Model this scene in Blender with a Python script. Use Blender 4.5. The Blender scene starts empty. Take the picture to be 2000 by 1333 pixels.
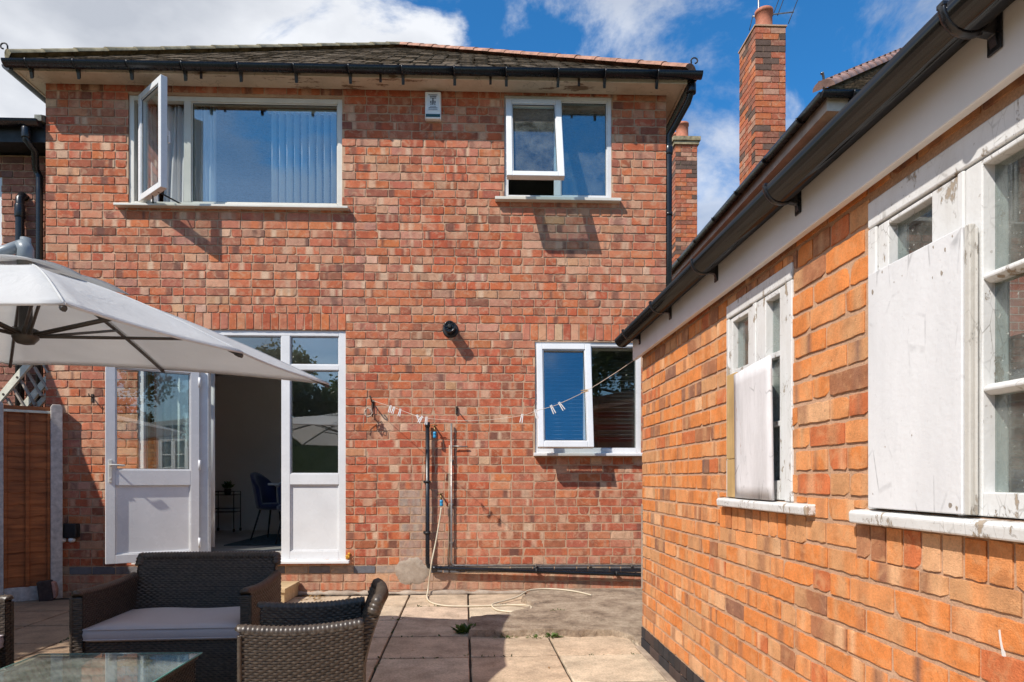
import bpy, bmesh, math, random
from math import sin, cos, pi, radians, sqrt, atan2, floor, ceil
from mathutils import Vector, Matrix, noise as mnoise

SC = bpy.context.scene
COL = SC.collection

# ------------------------------------------------------------------ camera, world, sun, exposure
F = 1290.0 / 2000.0            # focal length over picture width
CAM_H = 1.21
cam_d = bpy.data.cameras.new("camera")
cam = bpy.data.objects.new("camera", cam_d)
COL.objects.link(cam)
cam_d.sensor_width = 36.0
cam_d.lens = 36.0 * F
cam_d.shift_y = (935 - 666.5) / 2000.0
cam_d.clip_start = 0.05
cam_d.clip_end = 2000
YAW = math.atan(43 / 1290.0)
cam.location = (0, 0, CAM_H)
cam.rotation_euler = (pi / 2, 0, -YAW)
SC.camera = cam

SUN = Vector((1.09, 1.0, -1.56)).normalized()      # the way the light travels
sun_d = bpy.data.lights.new("sun", 'SUN')
sun_d.energy = 4.6
sun_d.angle = radians(0.53)
sun_d.color = (1.0, 0.94, 0.86)
sun = bpy.data.objects.new("sun", sun_d)
COL.objects.link(sun)
sun.rotation_euler = SUN.to_track_quat('-Z', 'Y').to_euler()
sun.location = (-8, -8, 14)

world = bpy.data.worlds.new("World")
SC.world = world
world.use_nodes = True
SKY_STRENGTH = 0.105
CLOUD = (1.37, 2.11)


def build_world():
    nt = world.node_tree
    N = nt.nodes
    L = nt.links
    N.clear()
    out = N.new('ShaderNodeOutputWorld')
    bg = N.new('ShaderNodeBackground')
    bg.inputs['Strength'].default_value = SKY_STRENGTH
    L.new(bg.outputs[0], out.inputs[0])
    sky = N.new('ShaderNodeTexSky')
    sky.sky_type = 'NISHITA'
    sky.sun_disc = False
    sky.sun_elevation = math.asin(-SUN.z)
    sky.sun_rotation = atan2(-SUN.x, -SUN.y)
    sky.air_density = 1.0
    sky.dust_density = 0.3
    sky.ozone_density = 2.5
    tint = N.new('ShaderNodeMix')
    tint.data_type = 'RGBA'
    tint.blend_type = 'MULTIPLY'
    tint.inputs[0].default_value = 1.0
    tint.inputs[7].default_value = (0.30, 1.02, 1.48, 1)
    L.new(sky.outputs[0], tint.inputs[6])
    tc = N.new('ShaderNodeTexCoord')
    sep = N.new('ShaderNodeSeparateXYZ')
    L.new(tc.outputs['Generated'], sep.inputs[0])
    r0 = N.new('ShaderNodeMapRange')
    r0.inputs[1].default_value = 0.06
    r0.inputs[2].default_value = 0.38
    r0.inputs[3].default_value = 0.15
    L.new(sep.outputs[2], r0.inputs[0])
    L.new(r0.outputs[0], tint.inputs[0])

    def math_(op, a, b=None):
        m = N.new('ShaderNodeMath')
        m.operation = op
        for i, v in enumerate((a, b)):
            if v is None:
                continue
            if isinstance(v, (int, float)):
                m.inputs[i].default_value = v
            else:
                L.new(v, m.inputs[i])
        return m.outputs[0]
    zz = math_('ADD', math_('MAXIMUM', sep.outputs[2], 0.0), 0.12)
    px = math_('DIVIDE', sep.outputs[0], zz)
    py = math_('DIVIDE', sep.outputs[1], zz)
    comb = N.new('ShaderNodeCombineXYZ')
    L.new(px, comb.inputs[0])
    L.new(py, comb.inputs[1])
    comb.inputs[2].default_value = 3.7
    n1 = N.new('ShaderNodeTexNoise')
    n1.inputs['Scale'].default_value = 3.6
    n1.inputs['Detail'].default_value = 9
    n1.inputs['Roughness'].default_value = 0.58
    n1.inputs['Distortion'].default_value = 0.25
    mp0 = N.new('ShaderNodeMapping')
    mp0.inputs['Location'].default_value = (CLOUD[1], CLOUD[0], 1.3)
    mp0.inputs['Scale'].default_value = (1.0, 1.0, 1.5)
    L.new(tc.outputs['Generated'], mp0.inputs[0])
    L.new(mp0.outputs[0], n1.inputs['Vector'])
    bias = math_('MULTIPLY', math_('ADD', sep.outputs[0], 0.13), -0.85)
    dens = math_('ADD', n1.outputs['Fac'], bias)
    r1 = N.new('ShaderNodeMapRange')
    r1.interpolation_type = 'SMOOTHSTEP'
    r1.inputs[1].default_value = 0.49
    r1.inputs[2].default_value = 0.60
    L.new(dens, r1.inputs[0])
    # thin wisps
    mp = N.new('ShaderNodeMapping')
    mp.inputs['Rotation'].default_value = (0, 0, 0.6)
    mp.inputs['Scale'].default_value = (1.0, 1.0, 1.35)
    mp.inputs['Location'].default_value = (CLOUD[0], CLOUD[1], 0)
    L.new(tc.outputs['Generated'], mp.inputs[0])
    n2 = N.new('ShaderNodeTexNoise')
    n2.inputs['Scale'].default_value = 4.2
    n2.inputs['Detail'].default_value = 10
    n2.inputs['Roughness'].default_value = 0.62
    n2.inputs['Distortion'].default_value = 0.3
    L.new(mp.outputs[0], n2.inputs['Vector'])
    r2 = N.new('ShaderNodeMapRange')
    r2.interpolation_type = 'SMOOTHSTEP'
    r2.inputs[1].default_value = 0.47
    r2.inputs[2].default_value = 0.66
    r2.inputs[4].default_value = 0.72
    L.new(n2.outputs['Fac'], r2.inputs[0])
    # the back of the sky (seen only in the panes) stays clearer
    r3 = N.new('ShaderNodeMapRange')
    r3.inputs[1].default_value = -0.25
    r3.inputs[2].default_value = 0.1
    r3.inputs[3].default_value = 0.35
    L.new(sep.outputs[1], r3.inputs[0])
    # pale cloud band added above the view to whiten and lift the fill light
    r4 = N.new('ShaderNodeMapRange')
    r4.interpolation_type = 'SMOOTHSTEP'
    r4.inputs[1].default_value = 0.66
    r4.inputs[2].default_value = 0.82
    r4.inputs[4].default_value = 0.75
    L.new(sep.outputs[2], r4.inputs[0])
    r5 = N.new('ShaderNodeMapRange')
    r5.interpolation_type = 'SMOOTHSTEP'
    r5.inputs[1].default_value = 0.84
    r5.inputs[2].default_value = 0.94
    r5.inputs[3].default_value = 1.0
    r5.inputs[4].default_value = 0.0
    L.new(sep.outputs[2], r5.inputs[0])
    mask = math_('MAXIMUM', math_('MULTIPLY', math_('MAXIMUM', r1.outputs[0], r2.outputs[0]), r3.outputs[0]), math_('MULTIPLY', r4.outputs[0], r5.outputs[0]))
    n3 = N.new('ShaderNodeTexNoise')
    n3.inputs['Scale'].default_value = 3.0
    n3.inputs['Detail'].default_value = 6
    L.new(comb.outputs[0], n3.inputs['Vector'])
    cr = N.new('ShaderNodeValToRGB')
    cr.color_ramp.elements[0].position = 0.35
    cr.color_ramp.elements[0].color = (4.3, 4.6, 5.2, 1)
    cr.color_ramp.elements[1].position = 0.62
    cr.color_ramp.elements[1].color = (7.4, 7.6, 8.0, 1)
    L.new(n3.outputs['Fac'], cr.inputs[0])
    mix = N.new('ShaderNodeMix')
    mix.data_type = 'RGBA'
    L.new(mask, mix.inputs[0])
    L.new(tint.outputs[2], mix.inputs[6])
    L.new(cr.outputs[0], mix.inputs[7])
    L.new(mix.outputs[2], bg.inputs[0])


build_world()
SC.view_settings.view_transform = 'Standard'
SC.view_settings.look = 'None'
SC.view_settings.exposure = 0.25
SC.view_settings.gamma = 1.0
SC.render.engine = 'CYCLES'
SC.cycles.use_denoising = True
SC.cycles.max_bounces = 8
SC.cycles.transparent_max_bounces = 16
SC.cycles.caustics_reflective = False
SC.cycles.caustics_refractive = False

# ------------------------------------------------------------------ helpers
RND = random.Random(11)


def ray(px, py):
    """direction of the sight line through pixel px, py of the photograph (2000 px wide)"""
    xc, zc = (px - 1000) / 1290.0, -(py - 935) / 1290.0
    return Vector((sin(YAW) + xc * cos(YAW), cos(YAW) - xc * sin(YAW), zc))


def at(px, py, Y):
    d = ray(px, py)
    return Vector((0, 0, CAM_H)) + d * (Y / d.y)


def gnd(px, py, z=0.0):
    d = ray(px, py)
    return Vector((0, 0, CAM_H)) + d * ((z - CAM_H) / d.z)


HY = 6.94                       # front face of the house
REF = [957]                     # column of the photograph in which heights are being read


def wx(px):
    return at(px, 900, HY).x


def wz(py):
    return at(REF[0], py, HY).z


def zat(px, py):
    return at(px, py, HY).z


WORLD = {}


def empty(name, loc, label=None, cat=None, group=None, rotz=0.0, kind=None):
    o = bpy.data.objects.new(name, None)
    o.empty_display_size = 0.1
    COL.objects.link(o)
    o.location = loc
    o.rotation_euler = (0, 0, rotz)
    WORLD[o.name] = Matrix.Translation(Vector(loc)) @ Matrix.Rotation(rotz, 4, 'Z')
    tag(o, label, cat, group, kind)
    return o


def tag(o, label=None, cat=None, group=None, kind=None):
    if label:
        o['label'] = label
    if cat:
        o['category'] = cat
    if group:
        o['group'] = group
    if kind:
        o['kind'] = kind
    return o


class MB:
    """collects shapes in world space (through self.M) and links them as one mesh object"""

    def __init__(self, M=None):
        self.v, self.f, self.mi, self.c, self.sm = [], [], [], [], []
        self.M = M or Matrix.Identity(4)
        self.mat = 0
        self.col = (1, 1, 1)
        self.smooth = False

    def vert(self, p, col=None):
        q = self.M @ Vector(p)
        self.v.append((q.x, q.y, q.z))
        self.c.append(col or self.col)
        return len(self.v) - 1

    def face(self, idx, mat=None, smooth=None):
        self.f.append(tuple(idx))
        self.mi.append(self.mat if mat is None else mat)
        self.sm.append(self.smooth if smooth is None else smooth)

    def poly(self, pts, mat=None):
        self.face([self.vert(p) for p in pts], mat)

    def box(self, x0, x1, y0, y1, z0, z1, mat=None):
        if x0 > x1: x0, x1 = x1, x0
        if y0 > y1: y0, y1 = y1, y0
        if z0 > z1: z0, z1 = z1, z0
        b = [self.vert(p) for p in ((x0, y0, z0), (x1, y0, z0), (x1, y1, z0), (x0, y1, z0),
                                    (x0, y0, z1), (x1, y0, z1), (x1, y1, z1), (x0, y1, z1))]
        for q in ((0, 3, 2, 1), (4, 5, 6, 7), (0, 1, 5, 4), (1, 2, 6, 5), (2, 3, 7, 6), (3, 0, 4, 7)):
            self.face([b[i] for i in q], mat)

    def frame(self, x0, x1, z0, z1, w, y0, y1, mat=None, wb=None, wt=None):
        wb = w if wb is None else wb
        wt = w if wt is None else wt
        self.box(x0, x0 + w, y0, y1, z0, z1, mat)
        self.box(x1 - w, x1, y0, y1, z0, z1, mat)
        self.box(x0 + w, x1 - w, y0, y1, z0, z0 + wb, mat)
        self.box(x0 + w, x1 - w, y0, y1, z1 - wt, z1, mat)

    def prism(self, poly, a0, a1, axis='y', mat=None):
        """poly: list of 2-d points; extruded along axis"""
        def mk(p, a):
            if axis == 'y':
                return (p[0], a, p[1])
            if axis == 'x':
                return (a, p[0], p[1])
            return (p[0], p[1], a)
        A = [self.vert(mk(p, a0)) for p in poly]
        B = [self.vert(mk(p, a1)) for p in poly]
        n = len(poly)
        self.face(A[::-1], mat, False)
        self.face(B, mat, False)
        for i in range(n):
            j = (i + 1) % n
            self.face((A[i], A[j], B[j], B[i]), mat)

    def tube(self, pts, r, seg=8, caps=True, mat=None, closed=False, flat=None):
        pts = [Vector(p) for p in pts]
        n = len(pts)
        rs = r if isinstance(r, (list, tuple)) else [r] * n
        rings = []
        up = Vector((0, 0, 1))
        prev = None
        for i, p in enumerate(pts):
            if closed:
                d = pts[(i + 1) % n] - pts[i - 1]
            else:
                d = pts[min(i + 1, n - 1)] - pts[max(i - 1, 0)]
            if d.length < 1e-9:
                d = Vector((0, 0, 1))
            d.normalize()
            if prev is None:
                ref = up if abs(d.dot(up)) < 0.95 else Vector((1, 0, 0))
                a = d.cross(ref).normalized()
            else:
                a = prev - d * prev.dot(d)
                if a.length < 1e-6:
                    a = d.orthogonal()
                a.normalize()
            prev = a
            b = d.cross(a)
            ring = []
            for k in range(seg):
                t = 2 * pi * k / seg
                ring.append(self.vert(p + (a * cos(t) + b * sin(t) * (flat or 1)) * rs[i]))
            rings.append(ring)
        m = n if closed else n - 1
        for i in range(m):
            A, B = rings[i], rings[(i + 1) % n]
            for k in range(seg):
                l = (k + 1) % seg
                self.face((A[k], A[l], B[l], B[k]), mat, True)
        if caps and not closed:
            self.face(rings[0][::-1], mat, False)
            self.face(rings[-1], mat, False)

    def lathe(self, prof, c, axis='z', seg=24, mat=None, smooth=True):
        """prof: list of (radius, height) ; c: base point; axis direction"""
        ax = {'z': Vector((0, 0, 1)), 'y': Vector((0, 1, 0)), '-y': Vector((0, -1, 0)), 'x': Vector((1, 0, 0))}[axis] if isinstance(axis, str) else Vector(axis).normalized()
        a = ax.orthogonal().normalized()
        b = ax.cross(a)
        c = Vector(c)
        rings = []
        for r, h in prof:
            rings.append([self.vert(c + ax * h + (a * cos(2 * pi * k / seg) + b * sin(2 * pi * k / seg)) * max(r, 1e-4)) for k in range(seg)])
        for A, B in zip(rings, rings[1:]):
            for k in range(seg):
                l = (k + 1) % seg
                self.face((A[k], A[l], B[l], B[k]), mat, smooth)
        self.face(rings[0][::-1], mat, False)
        self.face(rings[-1], mat, False)

    def grid(self, fn, nu, nv, mat=None, smooth=True, col=None):
        """fn(u, v) for u, v in 0..1"""
        ids = [[self.vert(fn(i / nu, j / nv)) for i in range(nu + 1)] for j in range(nv + 1)]
        for j in range(nv):
            for i in range(nu):
                self.face((ids[j][i], ids[j][i + 1], ids[j + 1][i + 1], ids[j + 1][i]), mat, smooth)

    def build(self, name, mats, parent=None, bevel=0.0, seg=2, angle=40, weighted=False):
        me = bpy.data.meshes.new(name)
        if parent is not None:
            Wm = WORLD[parent.name]
            inv = Wm.inverted()
            vv = [tuple(inv @ Vector(p)) for p in self.v]
        else:
            vv = self.v
        me.from_pydata(vv, [], self.f)
        if not isinstance(mats, (list, tuple)):
            mats = [mats]
        for m in mats:
            me.materials.append(m)
        me.polygons.foreach_set('material_index', self.mi)
        me.polygons.foreach_set('use_smooth', self.sm)
        ca = me.color_attributes.new('Col', 'FLOAT_COLOR', 'POINT')
        flat = []
        for c in self.c:
            flat.extend((c[0], c[1], c[2], 1.0))
        ca.data.foreach_set('color', flat)
        me.update()
        o = bpy.data.objects.new(name, me)
        COL.objects.link(o)
        if parent is not None:
            o.parent = parent
            WORLD[o.name] = WORLD[parent.name]
        else:
            WORLD[o.name] = Matrix.Identity(4)
        if bevel:
            md = o.modifiers.new('bevel', 'BEVEL')
            md.width = bevel
            md.segments = seg
            md.limit_method = 'ANGLE'
            md.angle_limit = radians(angle)
        return o


def settle(o, loc):
    """moves the origin of a top-level mesh to loc without moving its shape"""
    loc = Vector(loc)
    o.data.transform(Matrix.Translation(-loc))
    o.location = loc
    WORLD[o.name] = Matrix.Translation(loc)
    return o


# ------------------------------------------------------------------ materials
def mat_new(name):
    m = bpy.data.materials.new(name)
    m.use_nodes = True
    nt = m.node_tree
    for n in list(nt.nodes):
        nt.nodes.remove(n)
    out = nt.nodes.new('ShaderNodeOutputMaterial')
    b = nt.nodes.new('ShaderNodeBsdfPrincipled')
    nt.links.new(b.outputs[0], out.inputs[0])
    return m, nt, b, out


def nd(nt, t, **kw):
    n = nt.nodes.new(t)
    for k, v in kw.items():
        if k in n.inputs:
            n.inputs[k].default_value = v
        else:
            setattr(n, k, v)
    return n


def noise(nt, vec, scale, detail=4, rough=0.55, dist=0.0):
    n = nd(nt, 'ShaderNodeTexNoise', Scale=scale, Detail=detail, Roughness=rough, Distortion=dist)
    nt.links.new(vec, n.inputs['Vector'])
    return n.outputs['Fac']


def ramp(nt, fac, stops):
    r = nt.nodes.new('ShaderNodeValToRGB')
    e = r.color_ramp.elements
    while len(e) < len(stops):
        e.new(0.5)
    for el, (p, c) in zip(e, stops):
        el.position = p
        if isinstance(c, (int, float)):
            c = (c, c, c)
        el.color = (c[0], c[1], c[2], 1)
    nt.links.new(fac, r.inputs[0])
    return r.outputs[0]


def mixc(nt, fac, a, b, mode='MIX'):
    m = nt.nodes.new('ShaderNodeMix')
    m.data_type = 'RGBA'
    m.blend_type = mode
    for sock, v in ((m.inputs[0], fac), (m.inputs[6], a), (m.inputs[7], b)):
        if isinstance(v, (int, float)):
            sock.default_value = v
        elif isinstance(v, tuple):
            sock.default_value = (v[0], v[1], v[2], 1)
        else:
            nt.links.new(v, sock)
    return m.outputs[2]


def bump(nt, b, height, strength=0.5, dist=0.01):
    n = nd(nt, 'ShaderNodeBump', Strength=strength, Distance=dist)
    nt.links.new(height, n.inputs['Height'])
    nt.links.new(n.outputs[0], b.inputs['Normal'])
    return n


def objco(nt, scale=None):
    t = nt.nodes.new('ShaderNodeTexCoord')
    if scale is None:
        return t.outputs['Object']
    mp = nt.nodes.new('ShaderNodeMapping')
    mp.inputs['Scale'].default_value = scale
    nt.links.new(t.outputs['Object'], mp.inputs[0])
    return mp.outputs[0]


def simple(name, col, rough=0.5, var=0.12, scale=8.0, metal=0.0, bmp=0.0, bscale=60.0, spec=0.5, sheen=0.0, stretch=None):
    m, nt, b, out = mat_new(name)
    co = objco(nt, stretch)
    n = noise(nt, co, scale, 5, 0.6)
    c0 = tuple(max(0, x * (1 - var * 1.6)) for x in col)
    c1 = tuple(min(1, x * (1 + var)) for x in col)
    c = ramp(nt, n, [(0.3, c0), (0.7, c1)])
    nt.links.new(c, b.inputs['Base Color'])
    rr = ramp(nt, noise(nt, co, scale * 2.3, 3), [(0.3, max(0.02, rough * 0.82)), (0.7, min(1, rough * 1.15))])
    nt.links.new(rr, b.inputs['Roughness'])
    b.inputs['Metallic'].default_value = metal
    b.inputs['Specular IOR Level'].default_value = spec
    if sheen:
        b.inputs['Sheen Weight'].default_value = sheen
    if bmp:
        bump(nt, b, noise(nt, co, bscale, 4), bmp, 0.004)
    return m


def mat_brick(name, grime=0.25, bumpd=0.004, bloom=0.18, fine=0.55, mottle=0.55, pale=(0.56, 0.355, 0.225)):
    m, nt, b, out = mat_new(name)
    co = objco(nt)
    at_ = nd(nt, 'ShaderNodeVertexColor', layer_name='Col')
    n1 = noise(nt, co, 14, 6, 0.65)
    c = mixc(nt, 1.0, at_.outputs[0], ramp(nt, n1, [(0.25, 0.72), (0.5, 1.0), (0.75, 1.18)]), 'MULTIPLY')
    n2 = noise(nt, co, 130, 4, 0.7)
    c = mixc(nt, 1.0, c, ramp(nt, n2, [(0.3, 0.80), (0.6, 1.06)]), 'MULTIPLY')
    # burnt and pale mottling from the kiln
    mo = ramp(nt, noise(nt, co, 13, 6, 0.68, 0.8), [(0.50, 0.0), (0.66, mottle)])
    sr = nt.nodes.new('ShaderNodeSeparateColor')
    nt.links.new(at_.outputs[0], sr.inputs[0])
    mo = mixc(nt, 1.0, mo, ramp(nt, sr.outputs[0], [(0.18, 0.0), (0.30, 1.0)]), 'MULTIPLY')      # not on blue bricks
    c = mixc(nt, mo, c, pale)
    md = ramp(nt, noise(nt, objco(nt, (1.0, 1.0, 1.3)), 10.5, 6, 0.68, 0.6), [(0.54, 0.0), (0.70, mottle)])
    c = mixc(nt, md, c, mixc(nt, 1.0, c, (0.52, 0.45, 0.42), 'MULTIPLY'))
    # dark soot spots and pale lime bloom, both with their own outline
    sp = ramp(nt, noise(nt, co, 46, 5, 0.7), [(0.60, 0.0), (0.70, 1.0)])
    c = mixc(nt, mixc(nt, 1.0, sp, (grime, grime, grime), 'MULTIPLY'), c, (0.10, 0.055, 0.04))
    bl = mixc(nt, 1.0, ramp(nt, noise(nt, co, 5.5, 7, 0.72), [(0.56, 0.0), (0.76, bloom)]), ramp(nt, sr.outputs[0], [(0.10, 0.15), (0.22, 1.0)]), 'MULTIPLY')
    c = mixc(nt, bl, c, (0.56, 0.40, 0.30))
    nt.links.new(c, b.inputs['Base Color'])
    b.inputs['Roughness'].default_value = 0.88
    b.inputs['Specular IOR Level'].default_value = 0.25
    h = mixc(nt, fine, ramp(nt, noise(nt, co, 38, 5, 0.6), [(0.2, 0.0), (0.8, 1.0)]), ramp(nt, noise(nt, co, 240, 3, 0.6), [(0.2, 0.0), (0.8, 1.0)]))
    bump(nt, b, h, 0.55, bumpd)
    return m


def mat_brick_tex(name, c1, c2, mortar, swap=False):
    """procedural brickwork for walls seen small or from behind"""
    m, nt, b, out = mat_new(name)
    t = nt.nodes.new('ShaderNodeTexCoord')
    geo = nt.nodes.new('ShaderNodeNewGeometry')
    sep = nt.nodes.new('ShaderNodeSeparateXYZ')
    nt.links.new(t.outputs['Object'], sep.inputs[0])
    sn = nt.nodes.new('ShaderNodeSeparateXYZ')
    nt.links.new(geo.outputs['True Normal'], sn.inputs[0])
    ab = nd(nt, 'ShaderNodeMath', operation='ABSOLUTE')
    nt.links.new(sn.outputs[0], ab.inputs[0])
    gt = nd(nt, 'ShaderNodeMath', operation='GREATER_THAN')
    nt.links.new(ab.outputs[0], gt.inputs[0])
    gt.inputs[1].default_value = 0.7
    mx = nt.nodes.new('ShaderNodeMix')
    nt.links.new(gt.outputs[0], mx.inputs[0])
    nt.links.new(sep.outputs[0], mx.inputs[2])
    nt.links.new(sep.outputs[1], mx.inputs[3])
    cb = nt.nodes.new('ShaderNodeCombineXYZ')
    nt.links.new(mx.outputs[0], cb.inputs[0])
    nt.links.new(sep.outputs[2], cb.inputs[1])
    br = nd(nt, 'ShaderNodeTexBrick', Scale=1.0)
    br.inputs['Brick Width'].default_value = 0.23
    br.inputs['Row Height'].default_value = 0.086
    br.inputs['Mortar Size'].default_value = 0.006
    br.inputs['Mortar Smooth'].default_value = 0.2
    br.inputs['Color1'].default_value = (*c1, 1)
    br.inputs['Color2'].default_value = (*c2, 1)
    br.inputs['Mortar'].default_value = (*mortar, 1)
    nt.links.new(cb.outputs[0], br.inputs['Vector'])
    c = mixc(nt, 1.0, br.outputs['Color'], ramp(nt, noise(nt, t.outputs['Object'], 9, 6, 0.7), [(0.25, 0.6), (0.75, 1.2)]), 'MULTIPLY')
    nt.links.new(c, b.inputs['Base Color'])
    b.inputs['Roughness'].default_value = 0.9
    inv = nd(nt, 'ShaderNodeMath', operation='SUBTRACT')
    inv.inputs[0].default_value = 1.0
    nt.links.new(br.outputs['Fac'], inv.inputs[1])
    bump(nt, b, inv.outputs[0], 0.8, 0.008)
    return m


def mat_mortar(name, col, dark):
    m, nt, b, out = mat_new(name)
    co = objco(nt)
    c = ramp(nt, noise(nt, co, 7, 7, 0.7), [(0.3, dark), (0.65, col)])
    c = mixc(nt, 1.0, c, ramp(nt, noise(nt, co, 170, 3, 0.6), [(0.3, 0.75), (0.65, 1.05)]), 'MULTIPLY')
    nt.links.new(c, b.inputs['Base Color'])
    b.inputs['Roughness'].default_value = 0.95
    bump(nt, b, noise(nt, co, 120, 5, 0.7), 0.8, 0.004)
    return m


def mat_paint(name, base, under, amount=0.6, scale=9.0, rough=0.45, dirt=(0.45, 0.42, 0.36), streak=(1.0, 1.0, 0.35), specks=0.0, dirty=0.55):
    """old gloss paint: flaking patches with hard edges, smears that run downwards, fine cracks"""
    m, nt, b, out = mat_new(name)
    co = objco(nt)
    cs = objco(nt, streak)
    n = noise(nt, cs, scale, 9, 0.72)
    mask = ramp(nt, n, [(amount, 0.0), (amount + 0.03, 1.0)])
    d = ramp(nt, noise(nt, objco(nt, (1.0, 1.0, 0.22)), scale * 0.6, 7, 0.7), [(0.42, 0.0), (0.78, dirty)])
    c = mixc(nt, d, base, dirt)
    wv = nd(nt, 'ShaderNodeTexVoronoi', feature='DISTANCE_TO_EDGE', Scale=scale * 2.2)
    nt.links.new(objco(nt, (1.0, 1.0, 0.45)), wv.inputs['Vector'])
    ck = mixc(nt, 1.0, ramp(nt, wv.outputs['Distance'], [(0.012, 1.0), (0.035, 0.0)]), ramp(nt, noise(nt, co, 5, 4, 0.6), [(0.5, 0.0), (0.64, 0.7)]), 'MULTIPLY')
    c = mixc(nt, ck, c, tuple(x * 0.55 for x in dirt))
    c = mixc(nt, mask, c, under)
    if specks:
        sp = ramp(nt, noise(nt, co, 75, 2, 0.5), [(0.70, 0.0), (0.74, specks)])
        c = mixc(nt, sp, c, tuple(x * 0.6 for x in under))
    nt.links.new(c, b.inputs['Base Color'])
    rr = mixc(nt, mask, (rough, rough, rough), (0.9, 0.9, 0.9))
    nt.links.new(rr, b.inputs['Roughness'])
    h = mixc(nt, 0.35, mixc(nt, mask, (1, 1, 1), (0, 0, 0)), ramp(nt, noise(nt, co, 55, 5, 0.6), [(0.2, 0.0), (0.8, 1.0)]))
    bump(nt, b, h, 0.7, 0.003)
    return m


def mat_wood(name, c0, c1, axis='z', scale=1.0, rough=0.7):
    m, nt, b, out = mat_new(name)
    s = {'h': (2.4, 2.4, 34), 'z': (28, 28, 1.6), 'x': (1.6, 28, 28), 'y': (28, 1.6, 28)}[axis]
    co = objco(nt, tuple(k * scale for k in s))
    n = noise(nt, co, 1.0, 7, 0.65, 0.35)
    c = ramp(nt, n, [(0.25, c0), (0.72, c1)])
    c = mixc(nt, 1.0, c, ramp(nt, noise(nt, objco(nt), 3.5, 4), [(0.3, 0.7), (0.7, 1.15)]), 'MULTIPLY')
    nt.links.new(c, b.inputs['Base Color'])
    b.inputs['Roughness'].default_value = rough
    bump(nt, b, n, 0.4, 0.003)
    return m


def mat_glass(name, refl=0.12, tint=(0.93, 0.97, 0.96), ior=1.5, dirt=0.0, rough=0.0):
    m, nt, b, out = mat_new(name)
    nt.nodes.remove(b)
    tr = nd(nt, 'ShaderNodeBsdfTransparent', Color=(*tint, 1))
    gl = nd(nt, 'ShaderNodeBsdfGlossy', Color=(1, 1, 1, 1), Roughness=rough)
    geo = nt.nodes.new('ShaderNodeNewGeometry')
    dt = nd(nt, 'ShaderNodeVectorMath', operation='DOT_PRODUCT')
    nt.links.new(geo.outputs['Normal'], dt.inputs[0])
    nt.links.new(geo.outputs['Incoming'], dt.inputs[1])
    last = dt.outputs['Value']
    for op, v in (('ABSOLUTE', None), ('MULTIPLY_ADD', (-1.0, 1.0)), ('POWER', (5.0, None)), ('MULTIPLY_ADD', (0.9, refl + ((ior - 1) / (ior + 1)) ** 2))):
        q = nd(nt, 'ShaderNodeMath', operation=op)
        nt.links.new(last, q.inputs[0])
        if v:
            for i_, w_ in enumerate(v):
                if w_ is not None:
                    q.inputs[i_ + 1].default_value = w_
        q.use_clamp = True
        last = q.outputs[0]
    ad = q
    mx = nt.nodes.new('ShaderNodeMixShader')
    nt.links.new(ad.outputs[0], mx.inputs[0])
    nt.links.new(tr.outputs[0], mx.inputs[1])
    nt.links.new(gl.outputs[0], mx.inputs[2])
    last = mx.outputs[0]
    if dirt:
        co = objco(nt)
        df = nd(nt, 'ShaderNodeBsdfDiffuse', Color=(0.55, 0.55, 0.5, 1))
        k = ramp(nt, noise(nt, co, 6, 8, 0.75), [(0.35, 0.02 * dirt), (0.75, 0.28 * dirt)])
        k2 = ramp(nt, noise(nt, co, 90, 3, 0.6), [(0.66, 0.0), (0.72, 0.5 * dirt)])
        kk = mixc(nt, 1.0, k, k2, 'ADD')
        m2 = nt.nodes.new('ShaderNodeMixShader')
        nt.links.new(kk, m2.inputs[0])
        nt.links.new(last, m2.inputs[1])
        nt.links.new(df.outputs[0], m2.inputs[2])
        last = m2.outputs[0]
    nt.links.new(last, out.inputs[0])
    return m


def mat_cloth(name, col, trans=0.3, rough=0.9, scale=260, wrinkle=0.0):
    m, nt, b, out = mat_new(name)
    co = objco(nt)
    c = ramp(nt, noise(nt, co, 3.0, 5, 0.6), [(0.3, tuple(x * 0.93 for x in col)), (0.7, col)])
    nt.links.new(c, b.inputs['Base Color'])
    b.inputs['Roughness'].default_value = rough
    b.inputs['Specular IOR Level'].default_value = 0.15
    bm = bump(nt, b, noise(nt, co, scale, 2, 0.5), 0.25, 0.002)
    if wrinkle:
        b2 = nd(nt, 'ShaderNodeBump', Strength=0.6, Distance=wrinkle)
        nt.links.new(noise(nt, co, 5.0, 4, 0.55, 1.2), b2.inputs['Height'])
        nt.links.new(b2.outputs[0], bm.inputs['Normal'])
    if trans:
        t = nt.nodes.new('ShaderNodeBsdfTranslucent')
        nt.links.new(c, t.inputs[0])
        mx = nd(nt, 'ShaderNodeMixShader')
        mx.inputs[0].default_value = trans
        nt.links.new(b.outputs[0], mx.inputs[1])
        nt.links.new(t.outputs[0], mx.inputs[2])
        nt.links.new(mx.outputs[0], out.inputs[0])
    return m


def mat_leaf(name, c0, c1):
    m, nt, b, out = mat_new(name)
    at_ = nd(nt, 'ShaderNodeVertexColor', layer_name='Col')
    c = mixc(nt, at_.outputs[0], c0, c1)
    nt.links.new(c, b.inputs['Base Color'])
    b.inputs['Roughness'].default_value = 0.5
    t = nt.nodes.new('ShaderNodeBsdfTranslucent')
    nt.links.new(c, t.inputs[0])
    mx = nd(nt, 'ShaderNodeMixShader')
    mx.inputs[0].default_value = 0.3
    nt.links.new(b.outputs[0], mx.inputs[1])
    nt.links.new(t.outputs[0], mx.inputs[2])
    nt.links.new(mx.outputs[0], out.inputs[0])
    return m


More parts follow.
